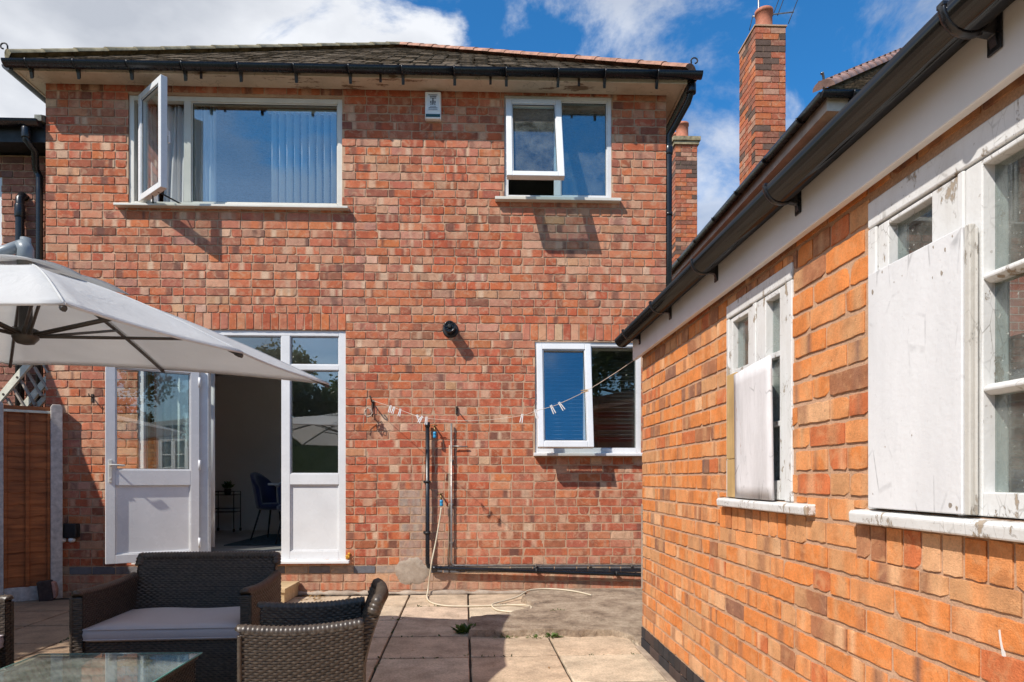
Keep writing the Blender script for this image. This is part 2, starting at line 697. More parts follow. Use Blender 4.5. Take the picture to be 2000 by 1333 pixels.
def mat_slab(name):
    m, nt, b, out = mat_new(name)
    co = objco(nt)
    at_ = nd(nt, 'ShaderNodeVertexColor', layer_name='Col')
    c = mixc(nt, 1.0, at_.outputs[0], ramp(nt, noise(nt, co, 5, 8, 0.72), [(0.35, 0.66), (0.6, 1.06)]), 'MULTIPLY')
    c = mixc(nt, 1.0, c, ramp(nt, noise(nt, co, 70, 5, 0.75), [(0.32, 0.66), (0.58, 1.06)]), 'MULTIPLY')
    st = ramp(nt, noise(nt, co, 2.4, 8, 0.75, 0.5), [(0.50, 0.0), (0.74, 0.6)])
    c = mixc(nt, st, c, (0.24, 0.165, 0.105))
    st2 = ramp(nt, noise(nt, co, 9, 7, 0.75, 0.8), [(0.60, 0.0), (0.68, 0.5)])
    c = mixc(nt, st2, c, (0.17, 0.12, 0.08))
    sp = ramp(nt, noise(nt, co, 26, 3, 0.6), [(0.70, 0.0), (0.74, 0.6)])
    c = mixc(nt, sp, c, (0.10, 0.08, 0.055))
    nt.links.new(c, b.inputs['Base Color'])
    b.inputs['Roughness'].default_value = 0.85
    b.inputs['Specular IOR Level'].default_value = 0.3
    bump(nt, b, noise(nt, co, 60, 6, 0.7), 0.5, 0.004)
    return m


def mat_wicker(name, c0, c1, rough=0.38):
    m, nt, b, out = mat_new(name)
    co = objco(nt)
    c = ramp(nt, noise(nt, co, 45, 4, 0.6), [(0.3, c0), (0.7, c1)])
    nt.links.new(c, b.inputs['Base Color'])
    b.inputs['Roughness'].default_value = rough
    b.inputs['Specular IOR Level'].default_value = 0.5
    bump(nt, b, noise(nt, co, 300, 3, 0.6), 0.2, 0.001)
    return m


M = {}
M['brick'] = mat_brick('red_brick')
M['brick_orange'] = mat_brick('orange_brick', grime=0.5, bumpd=0.004, bloom=0.10, fine=0.8, mottle=0.42, pale=(0.70, 0.40, 0.20))
M['mortar'] = mat_mortar('tan_mortar', (0.57, 0.375, 0.245), (0.42, 0.26, 0.165))
M['mortar_orange'] = mat_mortar('brown_mortar', (0.60, 0.37, 0.235), (0.48, 0.28, 0.165))
M['brick_side'] = mat_brick_tex('side_brickwork', (0.42, 0.13, 0.08), (0.25, 0.10, 0.07), (0.40, 0.32, 0.25))
M['brick_brown'] = mat_brick_tex('brown_brickwork', (0.24, 0.09, 0.07), (0.18, 0.08, 0.06), (0.42, 0.34, 0.28))
M['cement'] = mat_mortar('grey_cement', (0.47, 0.39, 0.31), (0.27, 0.20, 0.15))
M['upvc'] = simple('white_upvc', (0.70, 0.70, 0.70), 0.28, 0.05, 3.0)
M['upvc_cream'] = simple('cream_upvc', (0.66, 0.63, 0.56), 0.35, 0.08, 3.0)
M['gasket'] = simple('black_gasket', (0.02, 0.02, 0.02), 0.6)
M['glass'] = mat_glass('window_glass', 0.075)
M['glass_blue'] = mat_glass('upper_window_glass', 0.13)
M['glass_side'] = mat_glass('sidelight_glass', 0.15)
M['glass_obscure'] = mat_glass('obscured_bathroom_glass', 0.12, (0.80, 0.92, 0.95), 1.5, 0.45)
M['glass_old'] = mat_glass('old_dirty_glass', 0.03, (0.8, 0.85, 0.84), 1.5, 1.0)
M['glass_top'] = mat_glass('table_glass', 0.0, (0.82, 0.93, 0.89), 1.35, 0.9)
M['glass_edge'] = simple('green_glass_edge', (0.16, 0.42, 0.36), 0.15, 0.1)
M['black'] = simple('black_plastic', (0.013, 0.013, 0.015), 0.28, 0.2, 6.0)
M['gutter'] = simple('black_brown_gutter', (0.012, 0.010, 0.009), 0.10, 0.25, 4.0)
M['black_matt'] = simple('matt_black', (0.014, 0.014, 0.015), 0.6, 0.3)
M['fascia_old'] = mat_paint('weathered_cream_paint', (0.62, 0.52, 0.41), (0.22, 0.14, 0.09), 0.575, 6.0, 0.6, (0.36, 0.27, 0.18), (0.3, 1, 1), 0.0, 0.7)
M['fascia_white'] = simple('white_fascia_board', (0.74, 0.72, 0.70), 0.35, 0.07, 2.0)
M['white_peel'] = mat_paint('flaking_white_paint', (0.72, 0.72, 0.71), (0.36, 0.29, 0.22), 0.575, 15.0, 0.4, (0.46, 0.43, 0.38), (1, 1, 0.5), 0.4)
M['batten'] = mat_paint('greyed_white_paint', (0.55, 0.53, 0.49), (0.30, 0.26, 0.21), 0.58, 16.0, 0.5, (0.36, 0.33, 0.28))
M['board_white'] = mat_paint('painted_white_board', (0.73, 0.73, 0.74), (0.50, 0.47, 0.44), 0.74, 6.0, 0.55, (0.50, 0.50, 0.51), (1, 1, 0.3), 0.15, 0.6)
M['board_worn'] = mat_paint('worn_white_board', (0.76, 0.74, 0.75), (0.45, 0.30, 0.24), 0.635, 7.0, 0.6, (0.36, 0.34, 0.34), (1, 1, 0.3), 0.0, 0.8)
M['raw_wood'] = mat_wood('bare_yellow_wood', (0.40, 0.24, 0.09), (0.66, 0.45, 0.20), 'z')
M['roof'] = simple('mossy_dark_tile', (0.19, 0.138, 0.088), 0.9, 0.62, 26.0, bmp=0.8, bscale=70)
M['ridge'] = simple('red_ridge_tile', (0.36, 0.185, 0.125), 0.85, 0.3, 12.0, bmp=0.6)
M['ridge_moss'] = simple('mossy_ridge_tile', (0.30, 0.25, 0.15), 0.9, 0.35, 12.0, bmp=0.6)
M['ridge_pink'] = simple('pinkish_ridge_tile', (0.36, 0.21, 0.17), 0.85, 0.2, 12.0, bmp=0.4)
M['felt'] = simple('grey_roof_felt', (0.20, 0.20, 0.17), 0.95, 0.4, 30.0, bmp=0.8, bscale=120)
M['pot'] = simple('terracotta_pot', (0.45, 0.16, 0.09), 0.8, 0.2, 10.0, bmp=0.3)
M['slab'] = mat_slab('buff_paving_slab')
M['soil'] = simple('dark_joint_soil', (0.05, 0.042, 0.028), 1.0, 0.5, 40.0, bmp=0.8)
M['concrete'] = mat_mortar('brown_concrete', (0.46, 0.36, 0.27), (0.21, 0.155, 0.115))
def mat_pad(name):
    m, nt, b, out = mat_new(name)
    co = objco(nt)
    c = ramp(nt, noise(nt, co, 4.5, 9, 0.74), [(0.37, (0.24, 0.170, 0.115)), (0.5, (0.45, 0.340, 0.240)), (0.62, (0.60, 0.48, 0.35))])
    c = mixc(nt, 1.0, c, ramp(nt, noise(nt, co, 55, 5, 0.75), [(0.25, 0.62), (0.62, 1.1)]), 'MULTIPLY')
    w = nd(nt, 'ShaderNodeTexVoronoi', feature='DISTANCE_TO_EDGE', Scale=1.7)
    mp = nt.nodes.new('ShaderNodeVectorMath')
    mp.operation = 'ADD'
    n3 = nd(nt, 'ShaderNodeTexNoise', Scale=4.0, Detail=6)
    nt.links.new(co, n3.inputs['Vector'])
    nt.links.new(co, mp.inputs[0])
    nt.links.new(n3.outputs['Color'], mp.inputs[1])
    nt.links.new(mp.outputs[0], w.inputs['Vector'])
    cr = ramp(nt, w.outputs['Distance'], [(0.004, 1.0), (0.014, 0.0)])
    k = mixc(nt, 1.0, cr, ramp(nt, noise(nt, co, 1.3, 3), [(0.45, 0.0), (0.6, 0.8)]), 'MULTIPLY')
    c = mixc(nt, k, c, (0.09, 0.07, 0.05))
    nt.links.new(c, b.inputs['Base Color'])
    b.inputs['Roughness'].default_value = 0.92
    h = mixc(nt, 0.5, ramp(nt, noise(nt, co, 14, 6, 0.7), [(0.2, 0.0), (0.8, 1.0)]), ramp(nt, noise(nt, co, 110, 4, 0.7), [(0.2, 0.0), (0.8, 1.0)]))
    bump(nt, b, h, 1.0, 0.025)
    return m


M['pad'] = mat_pad('rough_brown_concrete')
M['ground'] = simple('garden_ground', (0.07, 0.085, 0.035), 1.0, 0.5, 3.0, bmp=0.8)
M['fence'] = mat_wood('red_brown_fence_wood', (0.17, 0.045, 0.011), (0.52, 0.155, 0.038), 'h', 1.0, 0.75)
M['post'] = simple('pale_concrete_post', (0.52, 0.47, 0.43), 0.9, 0.2, 20.0, bmp=0.5)
M['trellis'] = simple('weathered_white_wood', (0.68, 0.66, 0.54), 0.7, 0.15, 12.0, bmp=0.3)
M['rung'] = simple('weathered_shaded_wood', (0.34, 0.29, 0.24), 0.8, 0.2, 12.0)  # darkened to carry the rungs' shade; knot holes and screen posts reuse it
M['wicker'] = mat_wicker('dark_wicker', (0.038, 0.030, 0.024), (0.098, 0.074, 0.055))
M['wicker_in'] = simple('wicker_backing', (0.016, 0.013, 0.012), 0.8)
M['cushion'] = mat_cloth('grey_cushion_cloth', (0.52, 0.47, 0.47), 0.0, 0.95, 260, 0.012)
M['canopy'] = mat_cloth('offwhite_canopy_cloth', (0.80, 0.80, 0.79), 0.48, 0.85, 260, 0.02)
M['parasol_metal'] = simple('grey_painted_metal', (0.20, 0.23, 0.25), 0.4, 0.1, 5.0)
M['parasol_dark'] = simple('dark_rib_metal', (0.055, 0.052, 0.05), 0.45, 0.15, 5.0)
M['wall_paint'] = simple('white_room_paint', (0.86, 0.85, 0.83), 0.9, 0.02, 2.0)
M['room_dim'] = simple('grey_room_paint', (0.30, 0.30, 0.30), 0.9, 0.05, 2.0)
M['floor'] = mat_wood('grey_wood_floor', (0.42, 0.39, 0.36), (0.62, 0.58, 0.54), 'x', 0.4, 0.45)
M['rug'] = simple('teal_rug_pile', (0.035, 0.075, 0.095), 1.0, 0.5, 14.0, bmp=0.6, bscale=150)
M['velvet'] = simple('navy_velvet', (0.008, 0.018, 0.085), 0.75, 0.3, 5.0, sheen=0.6)
M['slat_grey'] = simple('dark_grey_slat', (0.07, 0.075, 0.08), 0.6)
M['curtain'] = mat_cloth('white_curtain_cloth', (0.90, 0.89, 0.90), 0.35)
M['blind'] = mat_cloth('white_blind_cloth', (0.86, 0.87, 0.88), 0.15)
M['galv'] = simple('dull_grey_metal', (0.33, 0.30, 0.27), 0.4, 0.2, 20.0, metal=0.7)
M['rust'] = simple('rusty_dark_metal', (0.06, 0.04, 0.03), 0.7, 0.4, 40.0, metal=0.3)
M['cable_white'] = simple('cream_hose_plastic', (0.62, 0.54, 0.40), 0.5, 0.1, 8.0)
M['white_plastic'] = simple('white_plastic', (0.80, 0.80, 0.78), 0.4, 0.05)
M['line'] = simple('pale_line_cord', (0.60, 0.48, 0.38), 0.8, 0.1)
M['blue_plastic'] = simple('blue_plastic', (0.03, 0.26, 0.48), 0.35, 0.1)
M['brass'] = simple('tarnished_brass', (0.22, 0.15, 0.06), 0.45, 0.2, metal=0.8)
M['alarm_text'] = simple('black_print', (0.03, 0.03, 0.045), 0.5)
M['alarm_panel'] = simple('pale_print_panel', (0.72, 0.76, 0.80), 0.4, 0.04)
M['alarm_green'] = simple('dark_green_lens', (0.012, 0.05, 0.045), 0.25)
M['foam'] = simple('orange_foam', (0.62, 0.30, 0.03), 0.9, 0.25, 60, bmp=0.6)
M['leaf'] = mat_leaf('hedge_leaf', (0.03, 0.065, 0.014), (0.10, 0.17, 0.04))
M['leaf_tree'] = mat_leaf('tree_leaf', (0.03, 0.055, 0.014), (0.11, 0.15, 0.04))
M['weed'] = mat_leaf('weed_leaf', (0.05, 0.09, 0.015), (0.13, 0.20, 0.035))
M['bark'] = mat_wood('grey_bark', (0.06, 0.045, 0.03), (0.14, 0.11, 0.08), 'z', 0.5, 0.95)
M['litter'] = simple('dry_leaf', (0.32, 0.17, 0.05), 0.9, 0.4, 60)
M['chrome'] = simple('silver_metal', (0.6, 0.6, 0.6), 0.25, 0.05, metal=1.0)
M['art_dark'] = simple('picture_black', (0.03, 0.03, 0.03), 0.6)
M['art_pale'] = simple('picture_pale', (0.35, 0.34, 0.33), 0.6)
M['step'] = mat_wood('weathered_step_wood', (0.36, 0.24, 0.12), (0.60, 0.44, 0.25), 'x', 0.7, 0.8)
M['pink_clay'] = simple('pink_clay', (0.42, 0.23, 0.18), 0.9, 0.25, 20, bmp=0.5)
M['dark_clay'] = simple('dark_clay', (0.05, 0.032, 0.028), 0.9, 0.25, 20, bmp=0.5)


# ------------------------------------------------------------------ brickwork
def lerp3(a, b, t):
    return tuple(a[i] + (b[i] - a[i]) * t for i in range(3))


def scl(c, k):
    return tuple(x * k for x in c)


def add_brick(mb, x0, x1, z0, z1, cols, y=0.0, proud=0.009, ragged=0.0014, edge=0.0024, rnd=RND, tilt=0.0012):
    """one brick lying against the wall plane y+proud; its face at y; cols: colour per column boundary"""
    w = x1 - x0
    if w < 0.012 or z1 - z0 < 0.012:
        return
    n = max(1, min(9, int(round(w / 0.026))))
    t0 = rnd.uniform(-tilt, tilt)
    t1 = rnd.uniform(-tilt, tilt)
    j = lambda s=1.0: rnd.gauss(0, ragged) * s
    chip = [rnd.uniform(0.004, 0.013) if rnd.random() < 0.10 else 0.0 for _ in range(4)]
    rows = []
    for ring, (ins, dy) in enumerate(((edge, 0.0), (0.0, edge * 0.9), (0.0, proud + 0.003))):
        top, bot = [], []
        for i in range(n + 1):
            f = i / n
            x = x0 + w * f
            if i == 0: x += ins + (j(0.8) if ring == 0 else 0)
            if i == n: x -= ins + (j(0.8) if ring == 0 else 0)
            cc = cols[min(len(cols) - 1, int(f * (len(cols) - 1) + 0.5))]
            cd = cc if ring == 0 else scl(cc, 0.86)
            yy = y + dy + t0 + (t1 - t0) * f
            k = 0.0 if 0 < i < n else 0.35
            e1 = ins * (1 + k) if ring == 0 else 0.0012 * (k > 0)
            e2 = ins * (1 + k) if ring == 0 else 0.0012 * (k > 0)
            ct = cb = 0.0
            if ring < 2 and i in (0, n):
                ct, cb = chip[0 if i == 0 else 1], chip[2 if i == 0 else 3]
            top.append(mb.vert((x, yy + ct * 0.4, z1 - e1 + j() - ct), cd))
            bot.append(mb.vert((x, yy + cb * 0.4, z0 + e2 + j() + cb), cd))
        rows.append((bot, top))
    (b0, t0_), (b1, t1_), (b2, t2_) = rows
    for i in range(n):
        mb.face((b0[i], b0[i + 1], t0_[i + 1], t0_[i]), 0, False)
        mb.face((t0_[i], t0_[i + 1], t1_[i + 1], t1_[i]), 0, False)
        mb.face((t1_[i], t1_[i + 1], t2_[i + 1], t2_[i]), 0, False)
        mb.face((b1[i], b1[i + 1], b0[i + 1], b0[i]), 0, False)
        mb.face((b2[i], b2[i + 1], b1[i + 1], b1[i]), 0, False)
    mb.face((b1[0], b0[0], t0_[0], t1_[0]), 0, False)
    mb.face((b2[0], b1[0], t1_[0], t2_[0]), 0, False)
    mb.face((b0[n], b1[n], t1_[n], t0_[n]), 0, False)
    mb.face((b1[n], b2[n], t2_[n], t1_[n]), 0, False)


def subtract(rects, hole):
    hx0, hx1, hz0, hz1 = hole
    out = []
    for (x0, x1, z0, z1) in rects:
        if hx1 <= x0 or hx0 >= x1 or hz1 <= z0 or hz0 >= z1:
            out.append((x0, x1, z0, z1))
            continue
        if x0 < hx0: out.append((x0, hx0, z0, z1))
        if x1 > hx1: out.append((hx1, x1, z0, z1))
        a, b_ = max(x0, hx0), min(x1, hx1)
        if z0 < hz0: out.append((a, b_, z0, hz0))
        if z1 > hz1: out.append((a, b_, hz1, z1))
    return out


def brick_field(mb, x0, x1, z0, z1, holes, course, length, palette, header_rows, joint=0.010, zstart=None, y=0.0, rnd=RND, bond='garden', relief=None, head=1.0, **kw):
    zs = z0 if zstart is None else zstart
    i0 = int(floor((z0 - zs) / course + 1e-6))
    i = i0
    while zs + i * course < z1 - 1e-4:
        ca = zs + i * course
        cz0, cz1 = max(ca + joint / 2, z0), min(ca + course - joint / 2, z1)
        x = x0
        hdr = header_rows(i)
        first = True
        seq = 0
        while x < x1 - 1e-4:
            if hdr:
                L = length / 2
            elif bond == 'mixed':
                L = length if rnd.random() < 0.74 else length / 2
            else:
                L = length
                if rnd.random() < 0.035:
                    L = length / 2
            if first and not hdr and i % 2:
                L = length / 2
            first = False
            L *= rnd.uniform(0.975, 1.025)
            xe = x + L
            if x1 - xe < 0.05:
                xe = x1
            jj = joint * head * rnd.uniform(0.75, 1.2)
            rects = [(x + jj / 2, xe - jj / 2, cz0 + rnd.uniform(-.001, .001), cz1 + rnd.uniform(-.001, .001))]
            for h in holes:
                rects = subtract(rects, h)
            yj = y + (relief((x + xe) / 2, cz0) if relief else 0.0)
            for r in rects:
                if r[1] - r[0] < 0.02 or r[3] - r[2] < 0.018:
                    continue
                add_brick(mb, r[0], r[1], r[2], r[3], palette((r[0] + r[1]) / 2, (r[2] + r[3]) / 2, hdr or (xe - x) < length * 0.7), y=yj, rnd=rnd, **kw)
            x = xe
        i += 1


def backing(mb, x0, x1, z0, z1, holes, y0, y1, mat=1):
    rects = [(x0, x1, z0, z1)]
    for h in holes:
        rects = subtract(rects, h)
    for r in rects:
        mb.box(r[0], r[1], y0, y1, r[2], r[3], mat)


def soldier(mb, x0, x1, z0, z1, wid, palette, y=0.0, rnd=RND, joint=0.010, **kw):
    n = max(1, int(round((x1 - x0) / wid)))
    w = (x1 - x0) / n
    for k in range(n):
        a = x0 + k * w + joint / 2
        c = palette(a, (z0 + z1) / 2, True)
        add_brick(mb, a, a + w - joint, z0 + joint / 2 + rnd.uniform(-.002, .002), z1 - joint / 2 + rnd.uniform(-.002, .002), [c[0]], y=y, rnd=rnd, **kw)


RED = (0.44, 0.102, 0.050)
ORANGE = (0.54, 0.160, 0.066)
PINK = (0.50, 0.205, 0.125)
PALE = (0.58, 0.335, 0.215)
BROWN = (0.29, 0.098, 0.062)
DARK = (0.140, 0.070, 0.055)
CREAM = (0.66, 0.48, 0.33)
TANB = (0.42, 0.255, 0.18)


def pick(rnd, table):
    t = rnd.random() * sum(w for _, w in table)
    for c, w in table:
        t -= w
        if t <= 0:
            return c
    return table[-1][0]


def house_palette(x, z, header, rnd=RND):
    if x > -0.55 and z < 2.55:
        tab = [(RED, 44), (ORANGE, 22), (BROWN, 14), (PINK, 12), (PALE, 2), (DARK, 2)]
        if z < 1.45 and x > 0.2:
            tab = [((0.40, 0.098, 0.055), 60), (ORANGE, 10), (BROWN, 14), (PINK, 6), (CREAM, 1)]
    elif z < 1.0:
        tab = [(RED, 40), (ORANGE, 22), (BROWN, 14), (PINK, 14), (PALE, 5), (DARK, 3)]
    elif z > 4.75:
        tab = [(RED, 40), (BROWN, 28), (PINK, 18), (DARK, 6), (PALE, 3)]
    else:
        tab = [(RED, 25), (ORANGE, 20), (PINK, 24), (PALE, 9), (TANB, 12), (BROWN, 12), (DARK, 2.5), (CREAM, 0.7)]
    if header and z > 1.0:
        tab = [(RED, 24), (ORANGE, 18), (PINK, 28), (PALE, 14), (CREAM, 4), (BROWN, 12)]
    c = pick(rnd, tab)
    c = lerp3(c, (0.46, 0.132, 0.058), 0.28)
    big = mnoise.noise(Vector((x * 0.55 + 7, z * 0.7, 3.1))) + 0.5 * mnoise.noise(Vector((x * 1.5, z * 1.9 + 5, 1.0)))
    c = lerp3(c, PINK if big > 0 else RED, min(0.45, abs(big) * 0.8))
    c = scl(c, rnd.uniform(0.90, 1.10))
    c = (c[0] * rnd.uniform(0.97, 1.03), c[1] * rnd.uniform(0.93, 1.08), c[2] * rnd.uniform(0.90, 1.10))
    n = 9
    cols = [c] * (n + 1)
    if not header:                                   # kiss marks: paler and darker bands across the brick
        for _ in range(rnd.choice((0, 1, 1, 2, 2, 3))):
            band = lerp3(c, rnd.choice([PALE, CREAM, CREAM, PINK, DARK, DARK, ORANGE]), rnd.uniform(0.3, 0.85))
            k0 = rnd.randint(-1, 9)
            k1 = k0 + rnd.choice((1, 1, 2, 2, 3, 4))
            cols = [band if k0 <= i < k1 else q for i, q in enumerate(cols)]
    elif rnd.random() < 0.4:
        d = lerp3(c, rnd.choice([DARK, CREAM, ORANGE]), 0.4)
        cols = [lerp3(c, d, i / n) for i in range(n + 1)]
    # the old cement smear left of the waste pipe
    if wx(785) < x < wx(842) and z < zat(815, 955) and z > 0.03:
        cols = [lerp3(q, (0.36, 0.30, 0.25), rnd.uniform(0.55, 0.9)) for q in cols]
    elif wx(842) <= x < wx(885) and z < zat(860, 960):
        cols = [lerp3(q, (0.40, 0.29, 0.22), rnd.uniform(0.3, 0.7)) for q in cols]
    if z < 0.19:
        cols = [lerp3(q, (0.46, 0.34, 0.24), rnd.uniform(0.1, 0.6)) for q in cols]
    if 0.195 < z < 0.285:
        g = rnd.choice([(0.17, 0.16, 0.165), (0.24, 0.22, 0.20), (0.30, 0.24, 0.20), (0.13, 0.13, 0.145)])
        cols = [scl(g, rnd.uniform(0.9, 1.1))] * (n + 1)
    return cols


# ------------------------------------------------------------------ ground, paving, pad
def build_ground():
    mb = MB()
    mb.box(-200, 200, -200, 200, -0.6, -0.06)
    tag(mb.build('ground', M['ground']), kind='structure')
    # one bed of joint soil below the slabs
    mb = MB()
    mb.box(-7, 6, -4, 6.99, -0.059, -0.020)
    tag(mb.build('joint_soil', M['soil']), kind='structure')
    # slabs, laid a little askew to the house
    a = math.atan(49 / 1290.0)
    mb = MB(Matrix.Rotation(a, 4, 'Z'))
    rnd = random.Random(5)
    P = 0.605
    for i in range(-12, 9):
        for j in range(-16, 2):
            u0 = 0.035 + P * i
            v0 = 5.70 + 0.606 * j
            u1, v1 = u0 + P, v0 + 0.606
            if v0 > 6.9:
                continue
            g = 0.0075
            base = rnd.choice([(0.61, 0.475, 0.335), (0.63, 0.50, 0.36), (0.59, 0.45, 0.315), (0.60, 0.455, 0.335), (0.65, 0.53, 0.385)])
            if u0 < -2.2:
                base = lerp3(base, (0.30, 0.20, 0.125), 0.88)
            base = scl(base, rnd.uniform(0.92, 1.06))
            z = rnd.uniform(-0.002, 0.0015)
            tz = [z + rnd.uniform(-0.0015, 0.0015) for _ in range(4)]
            n = 4
            e = 0.006

            def edge_pts(ins, dz):
                pts = []
                h = 0.0125
                cs = [(u0 + g + ins, v0 + h + ins), (u1 - g - ins, v0 + h + ins), (u1 - g - ins, v1 - h - ins), (u0 + g + ins, v1 - h - ins)]
                for q in range(4):
                    A, B = cs[q], cs[(q + 1) % 4]
                    for s in range(n):
                        t = s / n
                        jx, jy = (rnd.gauss(0, 0.0014), rnd.gauss(0, 0.0014))
                        zz_ = tz[q] + (tz[(q + 1) % 4] - tz[q]) * t
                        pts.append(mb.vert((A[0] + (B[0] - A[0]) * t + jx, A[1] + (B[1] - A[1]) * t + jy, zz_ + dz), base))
                return pts
            top = edge_pts(e, 0)
            mid = edge_pts(0, -0.005)
            low = edge_pts(0, -0.04)
            mb.face(top, 0, False)
            m_ = len(top)
            for q in range(m_):
                r = (q + 1) % m_
                mb.face((mid[q], mid[r], top[r], top[q]), 0, True)
                mb.face((low[q], low[r], mid[r], mid[q]), 0, False)
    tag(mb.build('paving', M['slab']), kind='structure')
    # rough concrete pad by the house
    z = 0.05
    ring = [gnd(918, 1231, z), gnd(990, 1232, z), gnd(1060, 1229, z), gnd(1130, 1231, z), gnd(1197, 1229, z), gnd(1226, 1238, z * 0.7), gnd(1258, 1262, 0.012),
            Vector((1.6, 4.7, 0.03)), Vector((2.9, 4.8, z)), Vector((2.9, 6.99, z)), Vector((0.42, 6.99, z)), gnd(1040, 1152, z), gnd(1022, 1166, z), gnd(1040, 1180, z),
            gnd(1022, 1190, z), gnd(985, 1198, z), gnd(918, 1205, z)]
    mb = MB()
    rnd = random.Random(9)
    fine = []
    for p, q in zip(ring, ring[1:] + ring[:1]):
        m_ = max(1, int((q - p).length / 0.05))
        for s in range(m_):
            t = s / m_
            r = p.lerp(q, t)
            fine.append(Vector((r.x + rnd.gauss(0, 0.006), r.y + rnd.gauss(0, 0.006), r.z + rnd.gauss(0, 0.0015))))
    top = [mb.vert(p) for p in fine]
    cen = Vector((sum(p.x for p in fine) / len(fine), sum(p.y for p in fine) / len(fine), 0))
    inn = []
    for p in fine:
        d = (cen - p)
        d.z = 0
        d.normalize()
        inn.append(p)
    low = [mb.vert((p.x + rnd.gauss(0, 0.008) - (cen - p).normalized().x * 0.012, p.y - (cen - p).normalized().y * 0.012 + rnd.gauss(0, 0.006), -0.03)) for p in fine]
    n = len(fine)
    mb.face(top, 0, False)
    for q in range(n):
        r = (q + 1) % n
        mb.face((low[q], low[r], top[r], top[q]), 0, False)
    tag(mb.build('concrete_pad', M['pad']), kind='structure')


build_ground()

# ------------------------------------------------------------------ the red brick house
XL, XR = wx(88), wx(1302)
W1 = (wx(250), wx(668), zat(460, 404), zat(460, 188))
W2 = (wx(985), wx(1195), zat(1090, 389), zat(1090, 187))
KW = (wx(1045), wx(1253), zat(1150, 885), zat(1150, 668))
DR = (wx(268), wx(675), zat(560, 1094), zat(560, 645))
HOUSE = empty('brick_house', ((XL + XR) / 2, HY, 0), 'two storey red brick house with white plastic windows and an open patio door', 'house')


def sash_box(mb, x0, x1, z0, z1, w, y0, y1):
    mb.frame(x0, x1, z0, z1, w, y0, y1)
    # inner bead step
    mb.frame(x0 + w, x1 - w, z0 + w, z1 - w, 0.012, y0 + 0.012, y1 - 0.002)


def pane(x0, x1, z0, z1, y, parent, mat, Mx=None, name='pane'):
    mb = MB(Mx)
    mb.box(x0, x1, y, y + 0.006, z0, z1)
    return mb.build(name, mat, parent)


def gasket(x0, x1, z0, z1, y, parent, Mx=None):
    mb = MB(Mx)
    mb.frame(x0, x1, z0, z1, 0.005, y, y + 0.008)
    return mb.build('gasket', M['gasket'], parent)


